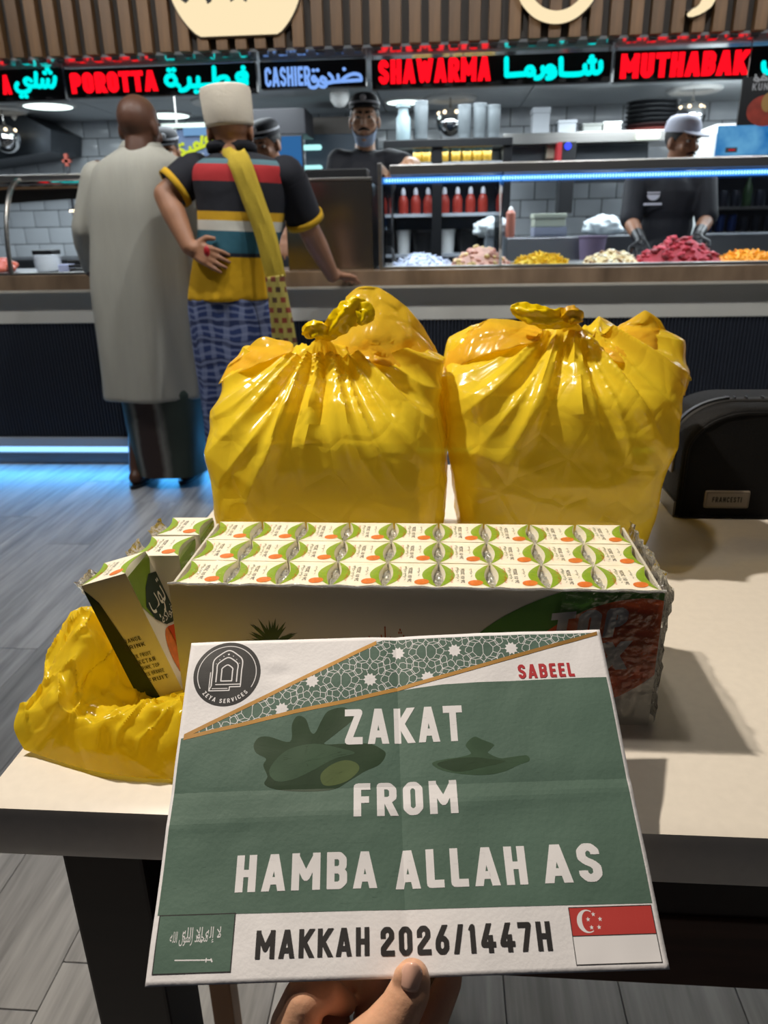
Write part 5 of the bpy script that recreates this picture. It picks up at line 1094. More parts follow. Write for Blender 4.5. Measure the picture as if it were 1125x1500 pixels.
rope('drooping_tip', [(522, 453, YA - .03), (534, 458, YA - .035), (530, 468, YA - .04), (524, 474, YA - .042)], [.009, .010, .006, .002], BAGK, b1, 2)
rope('knot', [(446, 488, YA - .028), (456, 484, YA - .034), (468, 484, YA - .036), (478, 488, YA - .03)], [.004, .008, .0085, .005], BAGK, b1, 5, .9)
# --- right bag
YB = .885
pb_ = [(TZ + .001, X(676, 800, YB - .04), X(948, 800, YB - .085), YB - .085, YB + .10, 5), (TZ + .006, X(672, 796, YB - .04), X(952, 796, YB - .085), YB - .09, YB + .105, 6), (.80, X(668, 750, YB - .04), X(962, 750, YB - .085), YB - .102, YB + .108, 6), (.855, X(662, 690, YB - .04), X(976, 690, YB - .085), YB - .11, YB + .115, 5.5),
       (.90, X(657, 640, YB - .04), X(990, 640, YB - .06), YB - .112, YB + .118, 4.6), (.94, X(650, 590, YB - .04), X(1003, 590, YB - .06), YB - .106, YB + .118, 3.4), (.966, X(648, 558, YB - .03), X(1008, 560, YB - .03), YB - .084, YB + .10, 2.8), (.990, X(658, 524, YB), X(1000, 528, YB), YB - .054, YB + .07, 2.4), (1.008, X(690, 497, YB), X(975, 503, YB), YB - .028, YB + .042, 2.2)]
b2 = carrier('knotted yellow carrier bag at the right beside the black pouch', (X(800, 750, YB), YB, TZ), pb_, at(838, 470, YB - .03), 8, 13)
sheet('handle_flap', [[(860, 520, .84), (905, 530, .825), (955, 548, .83), (1004, 580, .86)], [(876, 500, .86), (915, 500, .85), (962, 515, .85), (1010, 560, .875)], [(890, 489, .88), (925, 475, .875), (958, 480, .875), (1010, 548, .885)], [(893, 486, .89), (936, 457, .888), (948, 455, .886), (968, 470, .886), (1009, 542, .89)][:4]], BAGF, b2, seed=7)
sheet('left_flap', [[(650, 545, .86), (690, 528, .84), (735, 512, .835), (790, 498, .84)], [(652, 525, .87), (695, 495, .86), (740, 484, .855), (795, 486, .855)], [(656, 512, .88), (702, 474, .875), (744, 467, .87), (792, 478, .87)]], BAGF, b2, seed=9)
rope('twisted_end', [(842, 468, YB - .03), (825, 466, YB - .04), (803, 466, YB - .045), (778, 461, YB - .045), (758, 453, YB - .04), (748, 450, YB - .04)], [.008, .009, .010, .0095, .007, .002], BAGK, b2, 3)
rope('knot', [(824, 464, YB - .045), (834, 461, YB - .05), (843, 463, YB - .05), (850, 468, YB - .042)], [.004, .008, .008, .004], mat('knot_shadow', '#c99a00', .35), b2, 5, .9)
# --- takeaway boxes inside the bags
FOAM = mat('foam_box', '#e8e4d6', .6)
def foam(label, x0, x1, y0, y1, z):
    t = thing('takeaway_box', label, 'box', ((x0 + x1) / 2, (y0 + y1) / 2, z), 'takeaway boxes inside the yellow bags')
    def rr(k, zz): return [(x0 + k, y0 + k, zz), (x1 - k, y0 + k, zz), (x1 - k, y1 - k, zz), (x0 + k, y1 - k, zz)]
    b = B(); loft(b, [rr(.014, z), rr(.003, z + .030), rr(0, z + .032)]); obj('tray', b, FOAM, t, smooth=False, bevel=.002)
    b = B(); loft(b, [rr(0, z + .0325), rr(.003, z + .035), rr(.014, z + .062)]); obj('lid', b, FOAM, t, smooth=False, bevel=.002)
for k in range(3): foam('white takeaway box showing through the left yellow bag, %s from the table' % ORD[k], X(352, 700, YA - .06) + .004, X(612, 700, YA - .03), YA - .088, YA + .085, TZ + .003 + .0635 * k)
for k in range(3): foam('white takeaway box showing through the right yellow bag, %s from the table' % ORD[k], X(696, 700, YB - .03), X(934, 740, YB - .06), YB - .078, YB + .085, TZ + .003 + .0635 * k)

# --- the empty bag crumpled on the table
def crumpled():
    net = [  # rows from the front edge to the back: (px, py, z above table)
        [(35, 1098, .004), (75, 1112, .003), (130, 1128, .003), (190, 1138, .003), (250, 1141, .003), (330, 1138, .003)],
        [(22, 1073, .014), (70, 1078, .030), (130, 1092, .034), (190, 1098, .036), (250, 1098, .034), (330, 1096, .024)],
        [(40, 1040, .022), (85, 1036, .040), (140, 1056, .020), (195, 1050, .030), (250, 1036, .040), (330, 1036, .03)],
        [(62, 1005, .030), (100, 998, .052), (150, 1022, .018), (200, 1036, .012), (250, 1030, .014), (330, 1030, .01)],
        [(70, 972, .036), (112, 960, .064), (160, 968, .045), (205, 992, .022), (245, 1006, .010), (330, 1010, .008)],
        [(84, 935, .040), (116, 925, .072), (155, 930, .060), (190, 955, .045), (235, 972, .030), (330, 985, .02)],
        [(104, 908, .036), (128, 898, .062), (152, 905, .060), (175, 930, .040), (225, 958, .030), (330, 970, .02)],
        [(112, 915, .006), (130, 910, .006), (152, 920, .006), (175, 945, .004), (225, 972, .004), (330, 990, .004)]]
    pts = [[atz(x, y, TZ + z) for x, y, z in r] for r in net]
    for j in range(1, len(pts)):
        for i in range(len(pts[0])): pts[j][i].y = max(pts[j][i].y, pts[j - 1][i].y + .007)
    R_ = [spline(r, 18) for r in pts]; C2 = [spline([r[i] for r in R_], 15) for i in range(len(R_[0]))]; rows = []
    for j in range(len(C2[0])):
        row = []; v = j / (len(C2[0]) - 1); edge = min(1, 5 * v, 5 * (1 - v))
        for i in range(len(C2)):
            p = C2[i][j]; u = i / (len(C2) - 1); q = p + Vector((noise.noise(p * 20), noise.noise(p * 20 + Vector((5, 5, 5))), 0)) * .012
            h = (1 - 2 * abs(noise.noise(Vector((q.x * 16 + q.y * 9, q.y * 20 - q.x * 6, 1))))) * .012 + (1 - 2 * abs(noise.noise(Vector((q.x * 38 - q.y * 12, q.y * 34, 7))))) * .0065 + crease(q, 26, .10) * .005 + (1 - 2 * abs(noise.noise(q * 80))) * .0015 - .006
            p = p + Vector((.25 * h, -.3 * h, h)) * edge; p.z = max(TZ + .002, p.z); row.append(p)
        rows.append(row)
    b = B(); loft(b, rows, False, False, closed=False); o = obj('crumpled_bag', b, bag_mat('yellow_film_empty', '#ffe434', .06, .5), None, auto=60)
    return tag(o, 'empty yellow carrier bag crumpled on the table at the left', 'bag')
crumpled()

# ================================================================== juice carton and its 27 little boxes
CXL, CXR, CYF, CYB, CH = -.2055, .1665, .497, .630, .117
KRAFT = mat('carton_white_board', '#cfcabd', .55, var=.03, vscale=10)
ca = thing('juice_carton', 'printed white drink carton tray holding rows of juice boxes', 'carton', ((CXL + CXR) / 2, (CYF + CYB) / 2, TZ))
b = B(); box(b, (CXL, CYF, TZ + .001), (CXR, CYF + .002, TZ + CH + .001)); fpn = obj('front_panel', b, KRAFT, ca, smooth=False)
b = B(); box(b, (CXL, CYB - .002, TZ + .001), (CXR, CYB, TZ + CH * .75)); obj('back_panel', b, KRAFT, ca, smooth=False)
for nm, x in (('l', CXL), ('r', CXR - .002)): b = B(); box(b, (x, CYF + .002, TZ + .001), (x + .002, CYB - .002, TZ + CH * .98)); obj('side_panel', b, KRAFT, ca, smooth=False)
b = B(); box(b, (CXL, CYF, TZ), (CXR, CYB, TZ + .001)); obj('base', b, KRAFT, ca, smooth=False)
def fr_(px, py): p = at(px, py, CYF); return Vector((p.x, p.z))
def decal(name, polys, mat_, parent, k, Y=CYF):
    b = B(); add_polys(b, polys, lambda p: Vector((p.x, Y - .0003 * k, p.y))); return obj(name, b, mat_, parent, smooth=False)
def clipf(pol):  # keep prints on the panel
    for f in (lambda p: p.x - CXL, lambda p: CXR - .0005 - p.x, lambda p: p.y - TZ - .002, lambda p: TZ + CH - .0003 - p.y): pol = clip_poly(pol, f)
    return pol
def oval(cx, cz, rx, rz, tilt, n=64): return [Vector((cx + rx * math.cos(a) * math.cos(tilt) - rz * math.sin(a) * math.sin(tilt), cz + rx * math.cos(a) * math.sin(tilt) + rz * math.sin(a) * math.cos(tilt))) for a in [2 * math.pi * i / n for i in range(n)]]
c_ = fr_(868, 962)
decal('green_oval', [clipf(oval(c_.x - .010, c_.y + .012, .098, .046, .35))], mat('print_green', '#4f7f2c', .55), fpn, 1)
decal('orange_oval', [clipf(oval(c_.x + .002, c_.y + .0, .072, .040, .55))], mat('print_orange', '#d4602a', .55), fpn, 2)
lg = []
def slant(p, o, ang, sh): q = p - o; q = Vector((q.x + sh * q.y, q.y)); return o + Vector((q.x * math.cos(ang) - q.y * math.sin(ang), q.x * math.sin(ang) + q.y * math.cos(ang)))
o1 = fr_(803, 940); e1 = fr_(914, 940)
for pol in text_polys('TOP', o1.x, e1.x, o1.y, o1.y + .0245, .24, .1): lg += [[slant(p, o1, .12, .2) for p in q] for q in pol]
o2 = fr_(800, 988); e2 = fr_(914, 988)
for pol in text_polys('MIX', o2.x, e2.x, o2.y, o2.y + .0245, .24, .1): lg += [[slant(p, o2, .12, .2) for p in q] for q in pol]
decal('logo_lettering', lg, mat('print_silver', '#c2c2c0', .5), fpn, 3)
pl_ = []; base = fr_(400, 952); rnd = random.Random(4)
for i in range(26):
    a_ = math.radians(18 + 144 * i / 25); l = .0195 * (.82 + .35 * math.sin(a_)) * (.85 + .3 * rnd.random()); d = Vector((math.cos(a_), math.sin(a_))); k_ = Vector((-d.y, d.x)); o = base + Vector((0, rnd.random() * .006))
    tip = o + d * l + Vector((math.copysign(.003, d.x) * abs(d.x), -.002 * abs(d.x))); pl_.append([o - k_ * .0012, o + d * l * .5 - k_ * .0016, tip, o + d * l * .5 + k_ * .0016, o + k_ * .0012])
decal('pineapple_crown', pl_, mat('print_leaf', '#41552a', .6), fpn, 1)
decal('pineapple_body', [oval(base.x, base.y - .026, .017, .026, 0)], mat('print_pine', '#b5812c', .6), fpn, 1)
a1, a2 = fr_(540, 952), fr_(593, 918)
decal('arabic_lettering', font_fit('\uFE8F\uFE8D\uFEAE\uFEB7', a1.x, a2.x, a1.y, a2.y), mat('print_rust', '#b0562c', .6), fpn, 1)

JW, JD, JH = .0392, .0422, .1155
def juice_parts():
    def outline(bow, k=1.0):
        pts = []; w, d = JW / 2 * k, JD / 2 * k
        for i in range(9): s = i / 8; pts.append((w - bow * math.sin(math.pi * s), -d + 2 * d * s))
        for i in range(9): s = i / 8; pts.append((-w + bow * math.sin(math.pi * s), d - 2 * d * s))
        return pts
    b = B(); loft(b, [[(x, y, z) for x, y in outline(bw, k)] for z, bw, k in ((0, .0, .98), (.003, 0, 1), (.085, 0, 1), (.105, .0022, 1), (JH - .0012, .0042, 1), (JH, .0044, .985))])
    body = finish(b, 'body', mat('juice_white', '#f0ead9', .4, var=.02, vscale=60), True, auto=40)
    def crescent(sgn):
        w, d = JW / 2, JD / 2; A = []; C2 = []
        for i in range(13): s = i / 12; A.append((sgn * (w * .985 - .0044 * math.sin(math.pi * s)), -d * .98 + 2 * d * .98 * s)); C2.append((sgn * (w * .985 - .0044 * math.sin(math.pi * s) - .0072 * math.sin(math.pi * s) ** .8), -d * .98 + 2 * d * .98 * s))
        b = B()
        for i in range(12):
            q = [A[i], A[i + 1], C2[i + 1], C2[i]]
            try: b.faces.new([b.verts.new((x, y, JH + .0002)) for x, y in q])
            except ValueError: pass
        bmesh.ops.remove_doubles(b, verts=b.verts, dist=1e-6); bmesh.ops.recalc_face_normals(b, faces=b.faces); 
        return finish(b, 'green_band', mat('juice_green', '#87a52c', .4, var=.1, vscale=80), False)
    gr = [crescent(1), crescent(-1)]
    def tx(s, x0, x1, y0, y1, m_, nm, rot=True):
        b = B(); pol = font_fit(s, y0, y1, 0, 1)
        add_polys(b, [[Vector((x1 - p.y * (x1 - x0), p.x)) for p in q] for q in pol], lambda p: Vector((p.x, p.y, JH + .0003))); bmesh.ops.recalc_face_normals(b, faces=b.faces); return finish(b, nm, m_, False)
    fru = '\uFEEA\uFEDB\uFE8D\uFEEE\uFED3 \uFE8F\uFE8D\uFEAE\uFEB7'
    red = tx(fru, -.0115, -.0085, -.013, .013, mat('print_red', '#cc4a2e', .5), 'red_print')
    grn = tx('\uFE8F\uFE8D\uFEAE\uFEB7 \uFEEA\uFEDB\uFE8D\uFEEE\uFED3', -.0072, -.0042, -.010, .014, mat('print_dkgreen', '#41583a', .5), 'green_print')
    blk = tx('26 01 2026', -.0032, -.0002, -.013, .012, mat('print_black', '#3a3a3a', .5), 'date_print')
    sm = tx('\uFE8F\uFE8D\uFEAE\uFEB7', .0035, .0060, -.002, .012, mat('print_black', '#3a3a3a', .5), 'small_print')
    b = B(); add_polys(b, [oval(.0078, -.0125, .0058, .0046, .3, 24)], lambda p: Vector((p.x, p.y, JH + .0003))); fruit = finish(b, 'fruit_print', mat('print_fruit', '#dd7a34', .5, var=.25, vscale=160), False)
    b = B(); n = 14; rows = []
    for i in range(n): 
        s = i / (n - 1); y = -JD * .44 + JD * .88 * s; wv = .0036 * math.sin(math.pi * s) + .0006
        rows.append([Vector((JW / 2 + .0006 + wv * (u - 2) / 2 * 1.02, y, JH - .006 + .004 * noise.noise(Vector((u * 1.7, i * 1.3, 2))) + .0022 * math.sin(math.pi * u / 4))) for u in range(5)])
    loft(b, rows, False, False, closed=False); straw = finish(b, 'straw_wrapper', film('straw_film', (.8, .84, .82), .3, .12, .4, 300, .35), True, auto=20)
    return body, gr, [('red_print', red), ('green_print', grn), ('date_print', blk), ('small_print', sm), ('fruit_print', fruit)], straw
JB, JG, JP, JS = juice_parts()
def juice_box(label, loc, group, straw=True):
    t = thing('juice_box', label, 'juice box', loc, group); bd = link('body', JB, t)
    for g in JG: link('green_band', g, bd)
    for nm, me in JP: link(nm, me, bd)
    if straw: link('straw_wrapper', JS, t)
    return t
ROWN = ['front', 'middle', 'back']
px_ = (CXR - CXL - .005) / 9; py_ = (CYB - CYF - .0045) / 3
for r in range(3):
    for c in range(9):
        j = juice_box('small juice box in the %s row of the carton, %s from the left' % (ROWN[r], ORD[c]), (CXL + .0025 + px_ * (c + .5), CYF + .0023 + py_ * (r + .5), TZ + .0015), 'juice boxes packed in the carton', c < 8)
        j.rotation_euler.z = random.uniform(-.012, .012); j.location.z += random.uniform(-.0002, .0004)
# clear shrink film over the carton
def shrink():
    t = thing('shrink_film', 'clear crinkled shrink film wrapped over the juice carton', 'plastic film', (0, CYF, TZ + CH))
    b = B(); rows = []
    for j in range(30):
        v = j / 29; y = CYF + .001 + (CYB - CYF - .002) * v; rows.append([Vector((x, y, TZ + JH + .0035 + .0012 * noise.noise(Vector((x * 60, y * 60, 0))) + .0006 * noise.noise(Vector((x * 190, y * 190, 4))))) for x in [CXL + (CXR + .001 - CXL) * i / 110 for i in range(111)]])
    loft(b, rows, False, False, closed=False); obj('top_sheet', b, film('shrink_wrap', (1, 1, 1), .0, .08, .12, 90), t, auto=60)
    b = B(); rows = []
    for j in range(26):
        v = j / 25; z = TZ + .003 + (CH + .001) * v; rows.append([Vector((CXR + .0025 + .0028 * abs(noise.noise(Vector((y * 70, z * 40, 1)))) + .003 * crease(Vector((0, y, z)), 60, .3) + (.004 * max(0, v - .8) / .2) * abs(noise.noise(Vector((y * 90, 3, z * 90)))), y, z)) for y in [CYF - .001 + (CYB - CYF) * i / 40 for i in range(41)]])
    loft(b, rows, False, False, closed=False); obj('end_sheet', b, film('shrink_wrap_end', (.97, .97, .97), .04, .16, .6, 120, .3), t, auto=40)
    b = B(); rows = []
    for j in range(26):
        v = j / 25; z = TZ + .003 + CH * v; rows.append([Vector((x, CYF - .0022 - .0007 * crease(Vector((x, 0, z * .5)), 50, .25), z)) for x in [CXR - .075 + .0775 * i / 40 for i in range(41)]])
    loft(b, rows, False, False, closed=False); obj('front_wrap', b, film('shrink_wrap_front', (1, 1, 1), .012, .1, .6, 90), t, auto=40)
    b = B(); pts = []
    for i in range(60): s = i / 59; pts.append(Vector((CXL + (CXR - CXL) * s, CYF - .0015 + .0004 * math.sin(i * 2.1), TZ + CH + .0016 + .0005 * math.sin(i * 1.3))))
    tube(b, pts, .0011, 6); obj('front_seam', b, film('shrink_seam', (.9, .9, .9), .2, .15, .4, 300, .4), t)
shrink()
# ---- three loose boxes leaning against the carton's left end
def loose(label, loc, lean, rz):
    j = juice_box(label, loc, 'loose juice boxes left of the carton', False); j.rotation_euler = (0, lean, rz)
    bd = j.children[0]; w, d = JW / 2, JD / 2; k = .00035
    def pan(nm, fn, polys, m_, lvl=1):
        b = B(); add_polys(b, polys, lambda p: fn(p, lvl * k)); o = link(nm, finish(b, nm, m_, False), bd); return o
    front = lambda p, e: Vector((p.x * w, -d - e, p.y)); right = lambda p, e: Vector((w + e, p.x * d, p.y))
    Pg = lambda *a: [Vector(q) for q in a]
    DG = mat('juice_darkgreen', '#22352a', .4); OR = mat('print_fruit', '#dd7a34', .5); RD = mat('juice_red', '#d2491c', .4); BK = mat('print_black', '#3a3a3a', .5); WH = mat('juice_white', '#f0ead9', .4); GN = mat('juice_green', '#87a52c', .4)
    pan('dark_panel', front, [Pg((-1, .0), (-.05, .0), (-.35, .06), (-.62, .098), (-1, .112))], DG)
    fp_ = []
    for i_, (ws, z) in enumerate((('ORANGE', .058), ('DRINK', .052), ('MIX FRUIT', .043), ('NECTAR', .037), ('DRINK TOP', .031), ('MIX ORANGE', .025), ('FRUIT', .019))):
        for pol in text_polys(ws, -.55 + .06 * i_, .35 + .06 * i_, z, z + .0036, .14, .2): fp_ += pol
    pan('front_print', front, fp_, BK, 2)
    pan('green_swoosh', right, [[Vector((x, z)) for x, z in ((-1, .112), (-1, .085), (-.6, .07), (-.1, .075), (.4, .095), (1, .108), (1, .113))]], GN)
    pan('dark_badge', right, [[Vector((x, z)) for x, z in ((-.75, .082), (-.55, .068), (0, .056), (.55, .052), (1, .058), (1, .096), (.4, .1), (-.2, .094))]], DG, 2)
    pan('fruit_slice', right, [oval(-.1, .03, .55, .024, 0, 24)], OR, 1); pan('fruit_half', right, [oval(.55, .022, .4, .018, 0, 24)], mat('print_peach', '#e29a3a', .5), 2); pan('red_tongue', right, [Pg((.0, .054), (.5, .05), (.3, .02), (.15, .012))], RD, 3)
    b = B(); pol = font_fit('\uFE8F\uFEEE\uFE97', -.55, .85, .064, .092); add_polys(b, pol, lambda p: right(p, 3 * k)); link('arabic_lettering', finish(b, 'arabic_lettering', WH, False), bd)
    b = B(); pol = font_fit('\uFEEA\uFEDB\uFE8D\uFEEE\uFED3', -.2, .95, .056, .066); add_polys(b, pol, lambda p: right(p, 3 * k)); link('arabic_subline', finish(b, 'arabic_subline', WH, False), bd)
    b = B(); rnd = random.Random(len(label)); vs = []
    rows = [[Vector((-w - .001 - .006 * u / 4 - .003 * rnd.random(), -d * .8 + d * 1.4 * i / 8, JH - .012 + .012 * u / 4 + .003 * rnd.random())) for u in range(5)] for i in range(9)]
    loft(b, rows, False, False, closed=False); link('torn_film', finish(b, 'torn_film', film('straw_film', (.8, .84, .82), .3, .12, .4, 300, .35), True, auto=20), j)
    return j
loose('loose juice box nearest the camera, leaning left out of the row', (-.2262, .525, TZ + .0066), -.30, .0)
loose('loose juice box standing between the leaning box and the rearmost one', (-.2320, .5695, TZ + .002), -.02, .0)
loose('rearmost of the three loose juice boxes left of the carton', (-.2295, .6145, TZ + .002), -.01, .0)

# ================================================================== black pouch at the right
def pouch():
    t = thing('toiletry_pouch', 'black leather pouch with zip, pale side tab and stitched name patch', 'pouch', (.44, .98, TZ)); yf, yb = .945, 1.07
    LE = mat('black_leather', '#0a0a0c', .68, spec=.25, bump=.25, bscale=420); xl = at(990, 745, yf).x; xr = xl + .27; zt = at(1125, 585, 1.0).z
    def prof(k, z1): # outline in x,z, rounded upper corners
        pts = []; r = .075 - k * .5
        for a, b_ in ((xl + k, TZ + .002 + k * .3), (xr - k, TZ + .002 + k * .3)): pts.append((a, b_))
        for i in range(13): q = math.pi / 2 * i / 12; pts.append((xr - k - r + r * math.cos(q), z1 - k - r * .75 + r * .75 * math.sin(q)))
        for i in range(13): q = math.pi / 2 * i / 12; pts.append((xl + k + r - r * math.sin(q), z1 - k - r * .75 + r * .75 * math.cos(q)))
        return pts
    b = B(); loft(b, [[(x, y, z) for x, z in prof(k, zt)] for y, k in ((yf, .006), (yf + .002, .002), (yf + .006, 0), (yb - .006, .0), (yb, .006))]); obj('body', b, LE, t, auto=50)
    pz = prof(.0, zt); b = B(); pts = [Vector((x, 1.0, z + .001)) for x, z in pz[2:]]; pts = [Vector((xr, 1.0, TZ + .1))] + pts + [Vector((xl - .001, 1.0, TZ + .1))]
    rows = [[p + Vector((0, dy, 0)) for dy in (-.012, .012)] for p in pts]; loft(b, rows, False, False, closed=False); z_ = obj('zip_tape', b, mat('zip_tape', '#0d0d0f', .7), t); s_ = z_.modifiers.new('t', 'SOLIDIFY'); s_.thickness = .0015
    b = B(); q = spline(pts, 6)
    for i in range(0, len(q), 1): box(b, q[i] - Vector((.0008, .0035, .0008)) + Vector((0, 0, .0012)), q[i] + Vector((.0008, .0035, .0018)) + Vector((0, 0, .0012)))
    zt_ = obj('zip_teeth', b, mat('zip_metal', '#8c8c8c', .3, 1), t, smooth=False); zt_['kind'] = 'stuff'
    b = B(); q = [Vector((x, yf + .0005, z)) for x, z in prof(.006, zt)]; tube(b, q[1:] + q[:2], .0022, 8, False); obj('piping', b, LE, t)
    TAB = mat('tab_taupe', '#9a9184', .5); za, zb_ = at(990, 649, 1.0).z, at(990, 684, 1.0).z
    b = B(); box(b, (xl - .003, yf + .03, zb_), (xl + .0, yb - .02, za)); obj('side_tab', b, TAB, t, smooth=False, bevel=.001)
    b = B(); box(b, (xl - .002, yf + .004, TZ + .001), (xl + .0005, yb - .01, TZ + .022)); obj('base_patch', b, mat('base_grey', '#6f6c66', .5), t, smooth=False)
    a, c = at(1034, 719, yf - .002), at(1096, 745, yf - .002)
    b = B(); box(b, (a.x, yf - .003, c.z), (c.x, yf + .006, a.z)); pt = obj('name_patch', b, mat('patch_taupe', '#94897a', .5), t, bevel=.003)
    b = B(); e = .0022; q = [Vector((a.x + e, yf - .0032, a.z - e)), Vector((c.x - e, yf - .0032, a.z - e)), Vector((c.x - e, yf - .0032, c.z + e)), Vector((a.x + e, yf - .0032, c.z + e)), Vector((a.x + e, yf - .0032, a.z - e))]; tube(b, q, .0003, 5); obj('stitching', b, mat('stitch', '#4c463c', .7), pt)
    p, q = at(1044, 728, yf - .0035), at(1086, 736, yf - .0035); b = B()
    for pol in text_polys('FRANCESTI', p.x, q.x, q.z, p.z, .2, .16): add_polys(b, pol, lambda v: Vector((v.x, yf - .0035, v.y)))
    obj('lettering', b, mat('patch_ink', '#2c2822', .6), pt, smooth=False)
pouch()

# ================================================================== the printed sheet
P_TL, P_TR, P_BL = dep(281, 943, .54), dep(878, 923, .54), dep(213, 1446, .42)
PE1 = (P_TR - P_TL) / 297; PE2 = (P_BL - P_TL) / 210; PN = PE1.cross(PE2).normalized()
if PN.dot(CAM - P_TL) < 0: PN = -PN
def bend(u, v):
    h = 2.6 * (1 - math.exp(-abs(u - 148.5) / 16)) - 2.2 + .9 * (1 - math.exp(-abs(v - 105) / 10))
    h += 1.3 * noise.noise(Vector((u * .016, v * .022, 3))) + .35 * noise.noise(Vector((u * .06, v * .05, 8))) + .45 * math.exp(-((v - 118 + (u - 148) * .05) / 5) ** 2)
    h += .5 * math.exp(-((u - 62) / 9) ** 2 - ((v - 18) / 4) ** 2) - .5 * math.exp(-((u - 66) / 10) ** 2 - ((v - 26) / 4) ** 2)
    return h / 1000
def PP(u, v, e=0): return P_TL + PE1 * u + PE2 * v + PN * (bend(u, v) + e)
def slices(pg, step=2.75):
    """cut a convex polygon into cells so that it follows the bent sheet"""
    out = []; us = [p.x for p in pg]; vs = [p.y for p in pg]
    if max(us) - min(us) < step and max(vs) - min(vs) < step: return [pg]
    k = math.floor(min(us) / step)
    while k * step < max(us):
        a = clip_poly(clip_poly(pg, lambda p: p.x - k * step), lambda p: (k + 1) * step - p.x)
        if len(a) > 2:
            sv = step * 105 / 19 / 5.5; l = math.floor(min(p.y for p in a) / sv); top = max(p.y for p in a)
            while l * sv < top:
                c = clip_poly(clip_poly(a, lambda p: p.y - l * sv), lambda p: (l + 1) * sv - p.y)
                if len(c) > 2: out.append(c)
                l += 1
        k += 1
    return out
sheet_t = thing('printed_sheet', 'creased A4 sheet printed ZAKAT FROM HAMBA ALLAH AS held to camera', 'paper sheet', PP(148, 210))
PAPER = mat('paper_white', '#edecf0', .65, var=.015, vscale=40, bump=.05, bscale=400)
b = B(); NU, NV = 108, 76
g = [[b.verts.new(PP(297 * i / NU, 210 * j / NV)) for i in range(NU + 1)] for j in range(NV + 1)]
for j in range(NV):
    for i in range(NU): b.faces.new((g[j][i], g[j + 1][i], g[j + 1][i + 1], g[j][i + 1]))
bmesh.ops.recalc_face_normals(b, faces=b.faces[:])
ps = obj('paper', b, PAPER, sheet_t); s_ = ps.modifiers.new('t', 'SOLIDIFY'); s_.thickness = .00018; s_.offset = -1 if ps.data.polygons[0].normal.dot(PN) > 0 else 1
def V2(*a): return [Vector(p) for p in a]
def ink(name, polys, mat_, lvl, parent=None, step=2.75):
    b = B(); q = []
    for pg in polys: q += slices(pg, step)
    add_polys(b, q, lambda p: PP(p.x, p.y, .00005 * lvl + .00007)); bmesh.ops.recalc_face_normals(b, faces=b.faces[:])
    o = obj(name, b, mat_, parent or sheet_t, smooth=False)
    if parent is not None: o.location = (0, 0, 0)
    return o
INKG = mat('ink_green', '#567064', .6, var=.10, vscale=16, bump=.04, bscale=300); WINK = mat('ink_white', '#edecf0', .65); DINK = mat('ink_charcoal', '#2f2d2e', .6); RINK = mat('ink_red', '#b8323a', .6)
low = [(3.2, 69.4), (40, 61.6), (76.6, 53.6), (115, 46.8), (152, 38.6), (190, 29.2), (240, 16.6), (295, 2.6)]
edge_ = low[:5] + [(160, 39.6), (180, 37.6), (205, 36.8), (294.6, 36.4)]; edge_[4] = (152, 40.4)
ink('green_field', [V2(a, c, (c[0], 174.6 + (c[0] / 297) * 2), (a[0], 174.6 + (a[0] / 297) * 2)) for a, c in zip([(1.8, 69.7)] + edge_, edge_)], INKG, 1)
up = lambda u: 68.3 + (u - 3.5) * (2.3 - 68.3) / (138.7 - 3.5)
lw = lambda u: interp_lin(low, u)
def interp_lin(t, x):
    for (a, b_), (c, d) in zip(t, t[1:]):
        if x <= c: return b_ + (d - b_) * (x - a) / (c - a)
    return t[-1][1]
us = [3.5 + 291 * i / 60 for i in range(61)]
ink('green_wedge', [V2((a, max(2.4, up(a))), (c, max(2.4, up(c))), (c, lw(c)), (a, lw(a))) for a, c in zip(us, us[1:])], INKG, 1)
# rosette lattice clipped to the wedge
def in_wedge(pg):
    pg = clip_poly(pg, lambda p: p.y - 2.6); pg = clip_poly(pg, lambda p: p.y - up(p.x) - .8)
    if len(pg) < 3: return pg
    c = sum((p for p in pg), Vector((0, 0))) / len(pg); i = max(0, min(len(low) - 2, next((k for k in range(len(low) - 1) if c.x <= low[k + 1][0]), len(low) - 2)))
    (a, b_), (d, e) = low[i], low[i + 1]; return clip_poly(pg, lambda p: b_ + (e - b_) * (p.x - a) / (d - a) - .4 - p.y)
lines = []; fills = []
def ln(p, q, w=.2):
    p, q = Vector(p), Vector(q); n = max(1, int((q - p).length / 5))
    for i in range(n): lines.extend(seg_quads([p.lerp(q, i / n), p.lerp(q, (i + 1) / n)], w))
for iy in range(-1, 4):
    for ix in range(-1, 9):
        cx = 149.8 + 40.6 * (ix - 4) + (20.3 if iy % 2 else 0); cy = 12.6 + 19.6 * iy
        if cx < -15 or cx > 315: continue
        C0 = Vector((cx, cy)); pol = lambda r, a: C0 + Vector((r * math.cos(a), r * math.sin(a)))
        star = [pol(5.0 if k % 2 == 0 else 3.5, k * math.pi / 10) for k in range(20)]
        if True:
            fills.append([[C0, star[k], star[(k + 1) % 20]] for k in range(20)])
        for k in range(10):
            a = k * math.pi / 5; h = [pol(8.2, a - .16), pol(7.6, a + .16), pol(10.4, a + .30), pol(13.0, a + .12), pol(13.4, a - .14), pol(10.6, a - .30)]
            for q, r in zip(h, h[1:] + h[:1]): ln(q, r, .19)
            ln(pol(5.2, a), pol(8.0, a), .2) if k % 2 else None
            ln(pol(10.4, a + .30), pol(10.6, a + .33)); ln(pol(13.0, a + .12), pol(16.5, a + math.pi / 10), .19); ln(pol(13.4, a - .14), pol(16.5, a - math.pi / 10), .19); ln(pol(16.5, a + math.pi / 10), pol(20.3, a + math.pi / 10), .19)
ink('lattice_lines', [q for q in (in_wedge(p) for p in lines) if len(q) > 2], WINK, 2.2, step=60)
